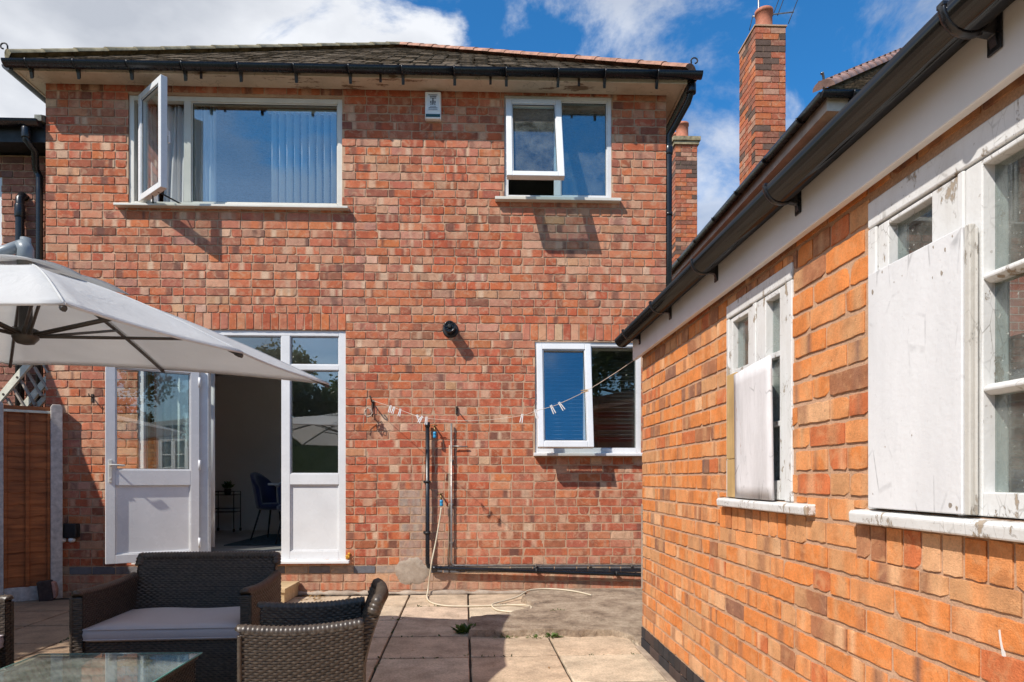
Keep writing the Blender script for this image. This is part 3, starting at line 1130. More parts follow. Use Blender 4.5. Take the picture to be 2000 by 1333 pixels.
def build_house():
    p = 0.0874
    zst = 3.450 - 39 * p
    sd = (wx(268) - 0.02, wx(675) + 0.005, zat(560, 645), zat(560, 612))      # brick-on-edge over the door
    sk = (wx(1020), wx(1258), zat(1150, 666), zat(1150, 633))
    holes = [W1, W2, KW, DR]
    mb = MB(Matrix.Translation((0, HY, 0)))
    brick_field(mb, XL, XR, 0.0, 5.36, holes + [sd, sk], p, 0.234, house_palette, lambda i: i % 6 == 3, zstart=zst,
                joint=0.0135, head=0.8, ragged=0.0020, relief=lambda x, z: (0.0034 if (z < 2.3 and x > -1.2) else 0.0) + RND.uniform(-0.0010, 0.0012))
    soldier(mb, sd[0], sd[1], sd[2], sd[3], 0.088, house_palette)
    soldier(mb, sk[0], sk[1], sk[2], sk[3], 0.088, house_palette)
    backing(mb, XL + 0.004, XR - 0.004, -0.3, 5.40, holes, 0.0066, 0.26, 1)
    # side and back walls
    mb.M = Matrix.Identity(4)
    D = 7.2
    mb.box(XL + 0.001, XL + 0.25, HY + 0.262, HY + D, -0.3, 5.40, 2)
    mb.box(XR - 0.25, XR - 0.001, HY + 0.262, HY + D, -0.3, 5.40, 2)
    rear = (-2.9, -0.8, 0.45, 2.7)
    backing(mb, XL + 0.25, XR - 0.25, -0.3, 5.40, [rear], HY + D - 0.25, HY + D, 2)
    mb.build('wall', [M['brick'], M['mortar'], M['brick_side']], HOUSE)

    # cement smear at the foot of the wall by the waste pipe
    mb = MB()
    rnd = random.Random(3)
    cx, cz, rx, rz = wx(803), zat(803, 1117), 0.175, 0.15
    n, rings = 72, []
    for q, yy in ((0.55, -0.0045), (0.85, -0.004), (1.0, 0.004)):
        ring = []
        for k in range(n):
            t = 2 * pi * k / n
            r = q * (1 + 0.22 * mnoise.noise(Vector((cos(t) * 1.6, sin(t) * 1.6, 4.0))) + 0.10 * mnoise.noise(Vector((cos(t) * 5, sin(t) * 5, 9.0))))
            ring.append(mb.vert((cx + rx * r * cos(t), HY + yy - (rnd.uniform(0, 0.003) if q < 1 else 0), max(0.012, cz + rz * r * sin(t)))))
        rings.append(ring)
    mb.face(rings[0], 0, True)
    for A, B in zip(rings, rings[1:]):
        for k in range(n):
            l = (k + 1) % n
            mb.face((B[k], B[l], A[l], A[k]), 0, True)
    mb.build('cement_patch', M['cement'], HOUSE)
    mb = MB()
    rnd = random.Random(33)
    pts = [Vector((wx(150) + k * 0.06, HY - 0.012 - rnd.uniform(0, 0.02), 0.012)) for k in range(int((wx(1040) - wx(150)) / 0.06))]
    mb.tube(pts, [0.022 + rnd.uniform(-0.006, 0.016) for _ in pts], 7)
    mb.build('mortar_fillet', M['cement'], HOUSE)

    # rooms behind the openings
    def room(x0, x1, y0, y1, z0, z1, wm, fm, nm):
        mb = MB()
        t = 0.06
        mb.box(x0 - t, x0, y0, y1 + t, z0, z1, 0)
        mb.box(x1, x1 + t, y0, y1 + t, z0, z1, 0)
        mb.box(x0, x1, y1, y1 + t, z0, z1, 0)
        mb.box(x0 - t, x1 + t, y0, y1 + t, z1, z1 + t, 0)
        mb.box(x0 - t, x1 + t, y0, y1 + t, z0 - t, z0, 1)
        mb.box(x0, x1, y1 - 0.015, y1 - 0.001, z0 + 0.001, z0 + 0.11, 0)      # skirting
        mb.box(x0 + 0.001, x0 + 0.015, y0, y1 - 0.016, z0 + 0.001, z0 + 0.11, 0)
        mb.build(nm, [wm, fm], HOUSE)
    # lounge opening and wide rear window, added to bring daylight into the dining room
    mb = MB()
    x0, x1, y0, y1, ym, z0, z1, t = -4.36, -0.75, HY + 0.262, HY + 6.88, 10.45, 0.40, 2.80, 0.06
    mb.box(x0 - t, x0, y0, y1, z0, z1, 0)
    mb.box(x1, x1 + t, y0, y1, z0, z1, 0)
    mb.box(x0, -3.18, ym, ym + t, z0, z1, 0)
    backing(mb, x0, x1, z0, z1, [(-2.9, -0.8, 0.45, 2.7)], y1, y1 + t, 0)
    mb.box(x0 - t, x1 + t, y0, y1, z1, z1 + t, 0)
    mb.box(x0 - t, x1 + t, y0, y1, z0 - t, z0, 1)
    mb.box(x0 + 0.016, -3.18, ym - 0.015, ym - 0.001, z0 + 0.001, z0 + 0.11, 0)
    mb.box(x0 + 0.001, x0 + 0.015, y0, ym - 0.016, z0 + 0.001, z0 + 0.11, 0)
    mb.build('dining_room', [M['wall_paint'], M['floor']], HOUSE)
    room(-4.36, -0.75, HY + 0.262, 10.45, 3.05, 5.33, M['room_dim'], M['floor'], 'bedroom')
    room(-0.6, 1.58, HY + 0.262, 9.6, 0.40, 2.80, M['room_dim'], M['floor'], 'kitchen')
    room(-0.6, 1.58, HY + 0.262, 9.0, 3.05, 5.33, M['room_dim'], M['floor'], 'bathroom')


build_house()


def build_windows():
    mb = MB()
    yr = HY + 7.05
    mb.frame(-2.9, -0.8, 0.45, 2.7, 0.06, yr, yr + 0.07)  # added rear window, out of view, that lights the dining room
    mb.box(-1.88, -1.82, yr + 0.001, yr + 0.069, 0.51, 2.64)
    win = mb.build('window', M['upvc'], HOUSE, 0.004)
    for a, b in ((-2.84, -1.88), (-1.82, -0.86)):
        pane(a, b, 0.51, 2.64, yr + 0.03, win, M['glass'])
    yf, yb = HY + 0.022, HY + 0.092
    # --- upper left window
    x0, x1, z0, z1 = W1
    mb = MB()
    w = 0.05
    xm0, xm1 = wx(357), wx(371)
    mb.frame(x0, x1, z0, z1, w, yf, yb)
    mb.box(xm0, xm1, yf + 0.001, yb, z0 + w, z1 - w)
    mb.frame(xm1, x1 - w, z0 + w, z1 - w, 0.012, yf + 0.012, yb - 0.003)
    win = mb.build('window', M['upvc_cream'], HOUSE, 0.004)
    mb = MB()
    mb.prism([(HY - 0.075, z0 - 0.028), (HY - 0.075, z0 - 0.006), (HY + 0.02, z0 + 0.004), (HY + 0.09, z0 + 0.004), (HY + 0.09, z0 - 0.028)], wx(229), wx(682), 'x')
    mb.build('sill', M['upvc_cream'], win, 0.003)
    pane(xm1 + 0.008, x1 - w - 0.008, z0 + w + 0.008, z1 - w - 0.008, yf + 0.03, win, M['glass_blue'])
    gasket(xm1 + 0.010, x1 - w - 0.010, z0 + w + 0.010, z1 - w - 0.010, yf + 0.018, win)
    # opened casement on friction stays: hinge side near the left jamb
    fx, fy = at(321, 300, HY - 0.37).x, HY - 0.37
    hx, hy = fx - 0.41, HY + 0.0
    ang = atan2(fy - hy, fx - hx)
    Mx = Matrix.Translation((hx, hy, 0)) @ Matrix.Rotation(ang, 4, 'Z')
    ln = 0.553
    mb = MB(Mx)
    sash_box(mb, 0, ln, z0 + 0.025, z1 - 0.025, 0.062, -0.035, 0.03)
    s = mb.build('sash', M['upvc'], win, 0.005)
    pane(0.07, ln - 0.07, z0 + 0.09, z1 - 0.09, 0.0, win, M['glass_blue'], Mx)
    gasket(0.072, ln - 0.072, z0 + 0.097, z1 - 0.097, -0.022, win, Mx)
    mb = MB()
    zz = z0 + 0.03
    a, b = Vector((hx + 0.1, hy + 0.03, zz)), Mx @ Vector((0.28, 0.0, 0))
    mb.tube([a, (b.x, b.y, zz)], 0.008, 6)
    mb.tube([Vector((wx(352), hy + 0.04, zz)), (Mx @ Vector((0.40, 0.0, 0))) + Vector((0, 0, zz))], 0.008, 6)
    mb.build('window_stay', M['black_matt'], win)
    # handle on the inside of the casement
    mb = MB(Mx)
    mb.box(ln - 0.045, ln - 0.015, 0.03, 0.045, 4.58, 4.66)
    mb.box(ln - 0.04, ln - 0.02, 0.045, 0.065, 4.52, 4.64)
    mb.build('handle', M['upvc'], win, 0.004)

    # --- upper right window
    x0, x1, z0, z1 = W2
    xm0, xm1 = wx(1083), wx(1096)
    w = 0.045
    mb = MB()
    mb.frame(x0, x1, z0, z1, w, yf, yb)
    mb.box(xm0, xm1, yf + 0.001, yb, z0 + w, z1 - w)
    mb.frame(xm1, x1 - w, z0 + w, z1 - w, 0.012, yf + 0.012, yb - 0.003)
    win = mb.build('window', M['upvc'], HOUSE, 0.004)
    mb = MB()
    mb.prism([(HY - 0.075, z0 - 0.040), (HY - 0.075, z0 - 0.010), (HY + 0.02, z0 + 0.004), (HY + 0.09, z0 + 0.004), (HY + 0.09, z0 - 0.040)], wx(967), wx(1211), 'x')
    mb.build('sill', M['upvc_cream'], win, 0.003)
    pane(xm1 + 0.008, x1 - w - 0.008, z0 + w + 0.008, z1 - w - 0.008, yf + 0.03, win, M['glass_obscure'])
    gasket(xm1 + 0.010, x1 - w - 0.010, z0 + w + 0.010, z1 - w - 0.010, yf + 0.018, win)
    h = z1 - z0 - 0.05
    Mx = Matrix.Translation((0, HY - 0.005, z1 - 0.075)) @ Matrix.Rotation(radians(-21), 4, 'X')
    mb = MB(Mx)
    sx0, sx1 = x0 + 0.016, xm1 - 0.008
    sash_box(mb, sx0, sx1, -h, 0, 0.058, -0.035, 0.028)
    mb.build('sash', M['upvc'], win, 0.005)
    pane(sx0 + 0.065, sx1 - 0.065, -h + 0.065, -0.065, 0.0, win, M['glass_obscure'], Mx)
    gasket(sx0 + 0.068, sx1 - 0.068, -h + 0.068, -0.068, -0.022, win, Mx)
    for sx in (sx0 + 0.02, sx1 - 0.02):
        mb = MB()
        q = Mx @ Vector((sx, 0.0, -h * 0.42))
        mb.tube([(sx, HY + 0.04, z1 - 0.35), q], 0.007, 6)
        mb.build('window_stay', M['galv'], win)

    # --- kitchen window
    x0, x1, z0, z1 = KW
    xm0, xm1 = wx(1141), wx(1155)
    w = 0.045
    mb = MB()
    mb.frame(x0, x1, z0, z1, w, yf, yb)
    mb.box(xm0, xm1, yf + 0.001, yb, z0 + w, z1 - w)
    mb.frame(xm1, x1 - w, z0 + w, z1 - w, 0.010, yf + 0.012, yb - 0.003)
    win = mb.build('window', M['upvc'], HOUSE, 0.004)
    mb = MB()
    mb.prism([(HY - 0.085, z0 - 0.034), (HY - 0.085, z0 - 0.008), (HY + 0.02, z0 + 0.004), (HY + 0.09, z0 + 0.004), (HY + 0.09, z0 - 0.034)], wx(1042), wx(1262), 'x')
    mb.build('sill', M['upvc'], win, 0.003)
    pane(xm1 + 0.006, x1 - w - 0.006, z0 + w + 0.006, z1 - w - 0.006, yf + 0.03, win, M['glass'])
    gasket(xm1 + 0.008, x1 - w - 0.008, z0 + w + 0.008, z1 - w - 0.008, yf + 0.018, win)
    h = z1 - z0 - 0.055
    Mx = Matrix.Translation((0, HY - 0.004, z1 - 0.035)) @ Matrix.Rotation(radians(-11.5), 4, 'X')
    mb = MB(Mx)
    sx0, sx1 = x0 + 0.012, xm1 - 0.012
    sash_box(mb, sx0, sx1, -h, 0, 0.062, -0.035, 0.028)
    mb.build('sash', M['upvc'], win, 0.005)
    pane(sx0 + 0.07, sx1 - 0.07, -h + 0.07, -0.07, 0.0, win, M['glass_blue'], Mx)
    gasket(sx0 + 0.072, sx1 - 0.072, -h + 0.072, -0.072, -0.022, win, Mx)

    REF[0] = 560
    # --- patio door set: left sidelight, door opening, right sidelight, top lights
    x0, x1, z0, z1 = DR
    a0, a1, b0, b1 = wx(388), wx(405), wx(548), wx(565)
    zt0, zt1 = wz(722), wz(712)
    w = 0.055
    mb = MB()
    mb.box(x0, x0 + w, yf, yb, z0, z1)
    mb.box(x1 - 0.075, x1, yf, yb, z0, z1)
    mb.box(a0, a1, yf, yb, z0, z1 - w)
    mb.box(b0, b1, yf, yb, z0, z1 - w)
    mb.box(x0 + w, x1 - 0.075, yf, yb, z1 - w, z1)
    for (p, q) in ((x0 + w, a0), (b1, x1 - 0.075)):
        mb.box(p, q, yf + 0.001, yb, z0, z0 + 0.085)
        mb.box(p, q, yf + 0.001, yb, wz(947), wz(926))
        mb.box(p, q, yf + 0.001, yb, zt0, zt1)
        mb.frame(p, q, wz(926), zt0, 0.010, yf + 0.012, yb - 0.003)
        mb.frame(p, q, z0 + 0.085, wz(947), 0.012, yf + 0.012, yb - 0.003)
        mb.frame(p, q, zt1, z1 - w, 0.010, yf + 0.012, yb - 0.003)
    mb.box(a1, b0, yf + 0.001, yb, zt0, zt1)
    mb.frame(a1, b0, zt1, z1 - w, 0.010, yf + 0.012, yb - 0.003)
    mb.box(a1, b0, yf + 0.001, yb, z0, z0 + 0.045)
    fr = mb.build('door_frame', M['upvc'], HOUSE, 0.004)
    for (p, q) in ((x0 + w, a0), (b1, x1 - 0.075)):
        mb = MB()
        mb.box(p + 0.012, q - 0.012, yf + 0.026, yf + 0.046, z0 + 0.097, wz(947) - 0.012)
        mb.build('door_panel', M['upvc'], fr)
    for (p, q) in ((x0 + w, a0), (b1, x1 - 0.075)):
        pane(p + 0.006, q - 0.006, wz(926) + 0.006, zt0 - 0.006, yf + 0.03, fr, M['glass_side'] if p > -3 else M['glass'])
        pane(p + 0.006, q - 0.006, zt1 + 0.006, z1 - w - 0.006, yf + 0.03, fr, M['glass_side'] if p > -3 else M['glass'])
        gasket(p + 0.008, q - 0.008, wz(926) + 0.008, zt0 - 0.008, yf + 0.019, fr)
        gasket(p + 0.008, q - 0.008, zt1 + 0.008, z1 - w - 0.008, yf + 0.019, fr)
    pane(a1 + 0.006, b0 - 0.006, zt1 + 0.006, z1 - w - 0.006, yf + 0.03, fr, M['glass'])
    gasket(a1 + 0.008, b0 - 0.008, zt1 + 0.008, z1 - w - 0.008, yf + 0.019, fr)
    mb = MB()
    mb.prism([(HY - 0.075, z0 - 0.032), (HY - 0.075, z0 - 0.006), (HY + 0.02, z0 + 0.002), (HY + 0.09, z0 + 0.002), (HY + 0.09, z0 - 0.032)], x0 - 0.02, wx(684), 'x')
    mb.build('sill', M['upvc'], fr, 0.003)
    mb = MB()
    rnd = random.Random(4)
    for k in range(7):
        c = Vector((wx(680) + rnd.uniform(-0.012, 0.014), HY - 0.015 + rnd.uniform(-0.01, 0.01), wz(1086) + rnd.uniform(-0.03, 0.03)))
        mb.lathe([(0.004, -0.016), (0.014, -0.008), (0.017, 0.0), (0.013, 0.009), (0.003, 0.016)], c, 'z', 8)
    mb.build('sealant_foam', M['foam'], fr)

    # --- the open leaf
    hx, hy = wx(388) + 0.005, HY - 0.005
    fx, fy = at(213, 900, 6.52).x, 6.52
    ang = atan2(fy - hy, fx - hx)
    Mx = Matrix.Translation((hx, hy, 0)) @ Matrix.Rotation(ang, 4, 'Z')
    ln = 0.825
    zb, ztop = z0 + 0.02, zt0 + 0.025
    zm0, zm1 = wz(947) + 0.005, wz(925) + 0.03
    mb = MB(Mx)
    f0, f1 = -0.03, 0.035
    w = 0.082
    mb.box(0, w, f0, f1, zb, ztop)
    mb.box(ln - w, ln, f0, f1, zb, ztop)
    mb.box(w, ln - w, f0, f1, zb, zb + 0.085)
    mb.box(w, ln - w, f0, f1, zm0 - 0.01, zm1)
    mb.box(w, ln - w, f0, f1, ztop - w, ztop)
    for (p, q) in ((zb + 0.085, zm0 - 0.01), (zm1, ztop - w)):
        mb.frame(w, ln - w, p, q, 0.012, f0 + 0.012, f1 - 0.012)
    leaf = mb.build('door', M['upvc'], HOUSE, 0.004)
    mb = MB(Mx)
    mb.box(w + 0.012, ln - w - 0.012, -0.010, 0.012, zb + 0.097, zm0 - 0.022)
    mb.build('door_panel', M['upvc'], leaf)
    pane(w + 0.008, ln - w - 0.008, zm1 + 0.008, ztop - w - 0.008, 0.0, leaf, M['glass'], Mx)
    gasket(w + 0.010, ln - w - 0.010, zm1 + 0.010, ztop - w - 0.010, 0.012, leaf, Mx)
    for s, f in ((1, f1), (-1, f0)):
        mb = MB(Mx)
        hxx = ln - 0.04
        mb.box(hxx - 0.014, hxx + 0.014, f, f + s * 0.012, 1.17, 1.39)
        mb.tube([(hxx, f + s * 0.01, 1.34), (hxx, f + s * 0.05, 1.34)], 0.009, 8)
        mb.tube([(hxx, f + s * 0.05, 1.34), (hxx - 0.06, f + s * 0.05, 1.34), (hxx - 0.12, f + s * 0.046, 1.335)], 0.009, 8)
        mb.lathe([(0.009, 0), (0.009, 0.006)], (hxx, f + s * 0.012, 1.21), (0, s, 0), 10)
        mb.build('handle', M['upvc_cream'], leaf, 0.003)
    for z in (0.55, 1.35, 2.2):
        mb = MB()
        mb.tube([(hx + 0.02, hy - 0.03, z - 0.05), (hx + 0.02, hy - 0.03, z + 0.05)], 0.012, 10)
        mb.build('hinge', M['upvc'], leaf)


build_windows()


def build_house_roof():
    # soffit, fascia
    zs = 5.262                                  # soffit level
    ov, os = 0.22, 0.13
    mb = MB()
    x0, x1 = XL - os, XR + os
    yb = HY + 7.2 + 0.1
    mb.box(x0, x1, HY - ov, HY - 0.011, zs, zs + 0.016)
    mb.box(x0, XL - 0.002, HY - 0.011, yb, zs, zs + 0.016)
    mb.box(XR + 0.002, x1, HY - 0.011, yb, zs, zs + 0.016)
    sf = mb.build('soffit', M['fascia_old'], HOUSE)
    mb = MB()
    mb.box(x0 - 0.02, x1 + 0.02, HY - ov - 0.02, HY - ov - 0.001, zs - 0.012, zs + 0.075)
    mb.box(x0 - 0.02, x0 - 0.001, HY - ov, yb, zs - 0.012, zs + 0.075)
    mb.box(x1 + 0.001, x1 + 0.02, HY - ov, yb, zs - 0.012, zs + 0.075)
    mb.build('fascia', M['fascia_old'], HOUSE, 0.003)
    # gutter: half round trough along the front, returns along the sides
    gx0, gx1 = -4.76, 2.15
    gy = HY - ov - 0.075
    gz = zs + 0.050
    r = 0.056

    def trough(mb, A, B, r, t=0.004, nseg=10, caps=(True, True)):
        A, B = Vector(A), Vector(B)
        d = (B - A).normalized()
        s = d.cross(Vector((0, 0, 1))).normalized()
        rings = []
        for P in (A, B):
            o_ = [P + s * (cos(pi * k / nseg) * r) - Vector((0, 0, 1)) * (sin(pi * k / nseg) * r) for k in range(nseg + 1)]
            i_ = [P + s * (cos(pi * k / nseg) * (r - t)) - Vector((0, 0, 1)) * (sin(pi * k / nseg) * (r - t)) for k in range(nseg, -1, -1)]
            rings.append([mb.vert(q) for q in o_ + i_])
        n = len(rings[0])
        for k in range(n):
            l = (k + 1) % n
            mb.face((rings[0][k], rings[0][l], rings[1][l], rings[1][k]), 0, k not in (nseg, n - 1))
        for ring, P, c in ((rings[0], A, caps[0]), (rings[1], B, caps[1])):
            if c:
                mb.face(ring[:nseg + 1], 0, False)
    build_house_roof.trough = trough
    mb = MB()
    trough(mb, (gx0, gy, gz - 0.006), (gx1, gy, gz + 0.012), r)
    trough(mb, (XL - os - 0.075, gy + 0.05, gz - 0.006), (XL - os - 0.075, yb, gz), r)
    trough(mb, (XR + os + 0.075, gy + 0.05, gz + 0.012), (XR + os + 0.075, yb, gz), r)
    g = mb.build('gutter', M['black'], HOUSE)
    k = 0
    for px in (60, 152, 256, 361, 470, 578, 684, 787, 888, 989, 1090, 1181, 1283):
        x = at(px, 140, HY - ov - 0.05).x
        f = (x - gx0) / (gx1 - gx0)
        zc = gz - 0.006 + 0.018 * f
        mb = MB()
        pts = [(x, gy - cos(pi * q / 8) * (r + 0.004), zc - sin(pi * q / 8) * (r + 0.004)) for q in range(9)]
        mb.tube(pts, 0.009, 6)
        mb.prism([(gy + 0.01, zc - r - 0.004), (HY - ov - 0.021, zc - r + 0.03), (HY - ov - 0.021, zc - r - 0.06), (HY - ov - 0.034, zc - r - 0.085), (HY - ov - 0.05, zc - r - 0.03)], x - 0.014, x + 0.014, 'x')
        mb.build('bracket', M['black'], g)
    # old rusty straps left on the fascia
    for px in (395, 744, 958, 1130):
        mb = MB()
        x = at(px, 140, HY - ov).x
        mb.box(x - 0.012, x + 0.012, HY - ov - 0.028, HY - ov - 0.0205, zs - 0.06, zs + 0.02)
        mb.build('old_strap', M['rust'], g)
    # swan neck and downpipe at the right corner
    mb = MB()
    ax = XR + os + 0.07
    pts = [(ax, gy + 0.09, gz - 0.05), (ax, gy + 0.10, gz - 0.12), (ax - 0.02, gy + 0.15, gz - 0.20), (ax - 0.11, HY - 0.02, gz - 0.36), (XR + 0.03, HY + 0.03, gz - 0.46), (XR + 0.03, HY + 0.03, gz - 0.8),
           (XR + 0.03, HY + 0.03, 0.0)]
    mb.tube(pts, 0.036, 12)
    mb.lathe([(0.047, 0), (0.05, 0.02), (0.05, 0.09), (0.042, 0.10)], (ax, gy + 0.09, gz - 0.14), 'z', 14)
    mb.lathe([(0.040, 0), (0.044, 0.01), (0.044, 0.08), (0.040, 0.09)], (XR + 0.03, HY + 0.03, gz - 0.66), 'z', 14)
    for z in (1.2, 2.6, 4.0):
        mb.lathe([(0.041, 0), (0.041, 0.04)], (XR + 0.03, HY + 0.03, z), 'z', 12)
    mb.build('downpipe', M['black'], HOUSE)

    # hipped roof
    ey, ez = HY - ov - 0.055, zs + 0.085
    ex0, ex1 = XL - os - 0.05, XR + os + 0.05
    run = (ex1 - ex0) / 2
    rise = 0.705 * run
    ax_ = (ex0 + ex1) / 2
    apex = Vector((ax_, ey + run, ez + rise))
    yend = yb + 0.1
    apex2 = Vector((ax_, yend - run * 0.6, ez + rise))
    mb = MB()
    rnd = random.Random(21)

    def tiled(A, B, C, Dp, name):
        """courses of tiles over the quad A-B (eave) to D-C (ridge), each course a little lifted at its tail"""
        A, B, C, Dp = map(Vector, (A, B, C, Dp))
        nrm = (B - A).cross(Dp - A).normalized()
        if nrm.z < 0: nrm = -nrm
        slope = (((C + Dp) / 2) - ((A + B) / 2)).length
        n = int(slope / 0.105)
        for i in range(n):
            f0, f1 = i / n, min(1.0, (i + 1.25) / n)
            L0, R0 = A.lerp(Dp, f0), B.lerp(C, f0)
            L1, R1 = A.lerp(Dp, f1), B.lerp(C, f1)
            wd = (R0 - L0).length
            m_ = max(1, int(wd / 0.165))
            off = 0.5 if i % 2 else 0.0
            for k in range(-1, m_ + 1):
                g0, g1 = max(0, (k + off) / m_), min(1, (k + 1 + off) / m_ - 0.004)
                if g1 - g0 < 0.002:
                    continue
                lift = nrm * (0.005 + rnd.uniform(-0.002, 0.004))
                a, b_ = L0.lerp(R0, g0), L0.lerp(R0, g1)
                c, d = L1.lerp(R1, g1), L1.lerp(R1, g0)
                q = [mb.vert(a + lift), mb.vert(b_ + lift), mb.vert(c), mb.vert(d), mb.vert(a - nrm * 0.004), mb.vert(b_ - nrm * 0.004)]
                mb.face((q[0], q[1], q[2], q[3]), 0, False)
                mb.face((q[4], q[5], q[1], q[0]), 0, False)
    e0, e1 = Vector((ex0, ey, ez)), Vector((ex1, ey, ez))
    b0, b1 = Vector((ex0, yend, ez)), Vector((ex1, yend, ez))
    tiled(e0, e1, apex + Vector((0.01, 0, 0)), apex - Vector((0.01, 0, 0)), 'front')
    for q in ((e0, apex, apex2, b0), (e1, b1, apex2, apex), (b0, apex2, b1)):
        mb.poly([Vector(p) - Vector((0, 0, 0.005)) for p in q], 0)
    # closed underside
    mb.poly([e0 - Vector((0, 0, 0.03)), e1 - Vector((0, 0, 0.03)), b1 - Vector((0, 0, 0.03)), b0 - Vector((0, 0, 0.03))], 0)
    roof = mb.build('roof', M['roof'], HOUSE)

    def hip_tiles(A, B, mat, name, step=0.32, r=0.10):
        A, B = Vector(A), Vector(B)
        d = (B - A)
        n = max(1, int(round(d.length / step)))
        step = d.length / n
        d.normalize()
        s = d.cross(Vector((0, 0, 1))).normalized()
        u = s.cross(d).normalized()
        if u.z < 0: u = -u
        mb = MB()
        for i in range(n):
            P, Q = A + d * (i * step), A + d * ((i + 1) * step + 0.02)
            ra, rb = r * (1.06 + rnd.uniform(-.03, .05)), r * 0.97
            K = 8
            ringA = [mb.vert(P + s * (cos(pi * k / K) * ra) + u * (sin(pi * k / K) * ra * 0.62 - 0.02)) for k in range(K + 1)]
            ringB = [mb.vert(Q + s * (cos(pi * k / K) * rb) + u * (sin(pi * k / K) * rb * 0.62 - 0.02)) for k in range(K + 1)]
            for k in range(K):
                mb.face((ringA[k], ringA[k + 1], ringB[k + 1], ringB[k]), 0, True)
            mb.face(ringA, 0, False)
        mb.build(name, mat, roof)
    build_house_roof.hip_tiles = hip_tiles
    up = Vector((0, 0, 0.03))
    hip_tiles(e0 + up, apex + up, M['ridge_moss'], 'hip_tiles')
    hip_tiles(e1 + up, apex + up, M['ridge'], 'hip_tiles')
    hip_tiles(apex + up, apex2 + up, M['ridge'], 'ridge_tiles')
    # scrolled hip irons at both corners
    for P, s in ((e0, -1), (e1, 1)):
        mb = MB()
        base = P + Vector((0.02 * -s, 0.02, 0.02))
        pts = []
        for k in range(16):
            t = k / 15
            if t < 0.45:
                q = base + Vector((s * 0.05 * t, -0.05 * t, 0.20 * t))
            else:
                th = (t - 0.45) / 0.55 * 1.5 * pi
                rr = 0.04 * (1 - 0.45 * (t - 0.45) / 0.55)
                q = base + Vector((s * 0.022 + s * (0.03 - cos(th) * rr) * 1.0, -0.03, 0.09 + sin(th) * rr))
            pts.append(q)
        mb.tube(pts, 0.008, 6)
        mb.build('hip_iron', M['black_matt'], roof)


build_house_roof()
trough = build_house_roof.trough


